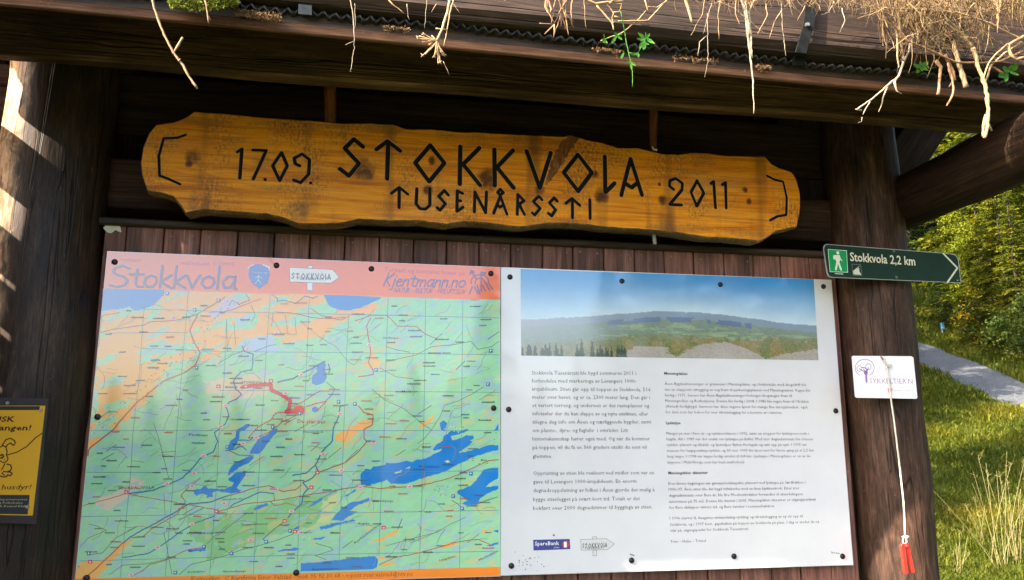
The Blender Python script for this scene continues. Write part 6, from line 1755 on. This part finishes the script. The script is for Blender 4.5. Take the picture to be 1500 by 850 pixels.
# ------------------------------------------------------------------ grass of the meadow
M['grass'] = leaf_mat('meadow_grass', [(0.05,0.075,0.010), (0.095,0.12,0.014), (0.16,0.16,0.02)], 0.35, 0.6, 0.55)
def grass(name, n, smin, smax, az0, az1, hmin, hmax, wfac, mat, label=None, seed=1, lean=.5, power=1.0, col=None):
    r = np.random.default_rng(seed)
    s = smin + (smax - smin) * r.random(n) ** power; az = az0 + (az1 - az0) * r.random(n)
    x = CAM[0] + np.sin(az)*s; y = CAM[1] + np.cos(az)*s
    # keep off the road
    pr = project(np.stack([x, y, ground_z(x, y)], -1))
    cx = np.interp(x, LE[:, 0][np.argsort(LE[:, 0])], LE[:, 1][np.argsort(LE[:, 0])]); cx2 = np.interp(x, RE[:, 0][np.argsort(RE[:, 0])], RE[:, 1][np.argsort(RE[:, 0])])
    keep = ~((y > np.minimum(cx, cx2) + 0.22*r.random(n)) & (y < np.maximum(cx, cx2) - 0.22*r.random(n)))
    s, az, x, y = s[keep], az[keep], x[keep], y[keep]; n = len(s)
    cl = fbm(x*1.6+11, y*1.6+5, 77, 3)
    h = (hmin + (hmax-hmin)*r.random(n)) * (0.35 + 1.3*cl); w = wfac*(0.6 + .8*r.random(n)) * np.maximum(1, s/7)
    z = ground_z(x, y) - 0.02
    b0 = np.stack([x, y, z], -1); a = r.random(n)*6.283; ld = np.stack([np.cos(a), np.sin(a), 0*a], -1)*(h*lean*r.random(n))[:, None]
    sd = np.stack([np.cos(a+1.6+r.normal(0,.6,n)), np.sin(a+1.6), 0*a], -1)*w[:, None]
    m1 = b0 + ld*.35 + np.stack([0*h, 0*h, h*.6], -1); tp = b0 + ld*1.4 + np.stack([0*h, 0*h, h*(1-.25*lean)], -1)
    V = np.stack([b0 - sd*.5, b0 + sd*.5, m1 + sd*.4, m1 - sd*.4, tp + sd*.05, tp - sd*.05], 1).reshape(-1, 3)
    i = np.arange(n)*6
    F = np.concatenate([np.stack([i, i+1, i+2, i+3], -1), np.stack([i+3, i+2, i+4, i+5], -1)])
    tone = (0.65 + 0.7*r.random((n, 1)))*np.array([[1, 1, 1]]); dry = (r.random(n) < 0.10 + 0.35*(cl > .60))
    tone = np.where(dry[:, None], tone*np.array([[1.6, 1.2, 1.2]]), tone)
    if col is not None: tone = (0.75 + .5*r.random((n, 1)))*np.array([col])
    return tag(np_object(name, V, F, mat, np.repeat(tone, 6, 0)), label, kind='stuff')
grass('meadow_grass', 170000, 3.4, 14, .56, .86, .04, .15, .006, M['grass'], 'rough yellow green grass of the meadow', 1, .9, 1.2)
grass('meadow_grass', 60000, 13, 26, .56, .86, .06, .20, .010, M['grass'], 'grass on both verges of the gravel road', 2, .7)
grass('meadow_grass', 26000, 2.0, 40, -.9, 2.2, .06, .16, .02, M['grass'], 'thin grass round the shelter', 3, .7)
# tall straws at the lower right
def straw_tuft(px, py, n, label, hgt, sp):
    c = T(px, py); s1 = np.linalg.norm(c - CAM)/FPX; mb = MB()
    for i in range(n):
        b0 = c + np.array([rng.gauss(0, .03), rng.gauss(0, .03), -.02]); a = rng.gauss(0, sp); L_ = hgt*s1*rng.uniform(.55, 1.05)
        side = math.sin(a)*L_; up = math.cos(a)*L_; dy = rng.gauss(0, .12)*L_
        q = [b0 + np.array([side*t**1.25, dy*t, up*t - .10*abs(side)*t*t]) for t in (0, .3, .6, .85, 1)]
        mb.tube(q, [.0020, .0018, .0014, .0012, .0010], 3, caps=False)
        if rng.random() < .5:
            for k in range(7):
                p = q[3] + (q[4]-q[3])*rng.random(); e = np.array([rng.gauss(0, .012), rng.gauss(0, .012), rng.uniform(.004, .022)]); mb.tube([p, p+e], [.0016, .0008], 3, caps=False)
    o = mb.build('straw_tuft', M['strawy'], None, loc=c); return tag(o, label, 'tall grass', 'tufts of tall straw in the meadow')
M['strawy'] = plain('meadow_straw', (0.15, 0.13, 0.045), 0.7, 0, 0.3, 3, 0.0)
straw_tuft(1462, 838, 12, 'tall straw tuft leaning left at the lower right corner', 150, .45)
straw_tuft(1492, 830, 14, 'upright tall straw tuft at the right edge', 120, .16)
straw_tuft(1404, 846, 10, 'short straw tuft beside the right post', 60, .6)
straw_tuft(1440, 800, 7, 'sparse straw tuft in the middle of the meadow', 70, .5)

# ------------------------------------------------------------------ added unseen sun screen with open joints, at the left
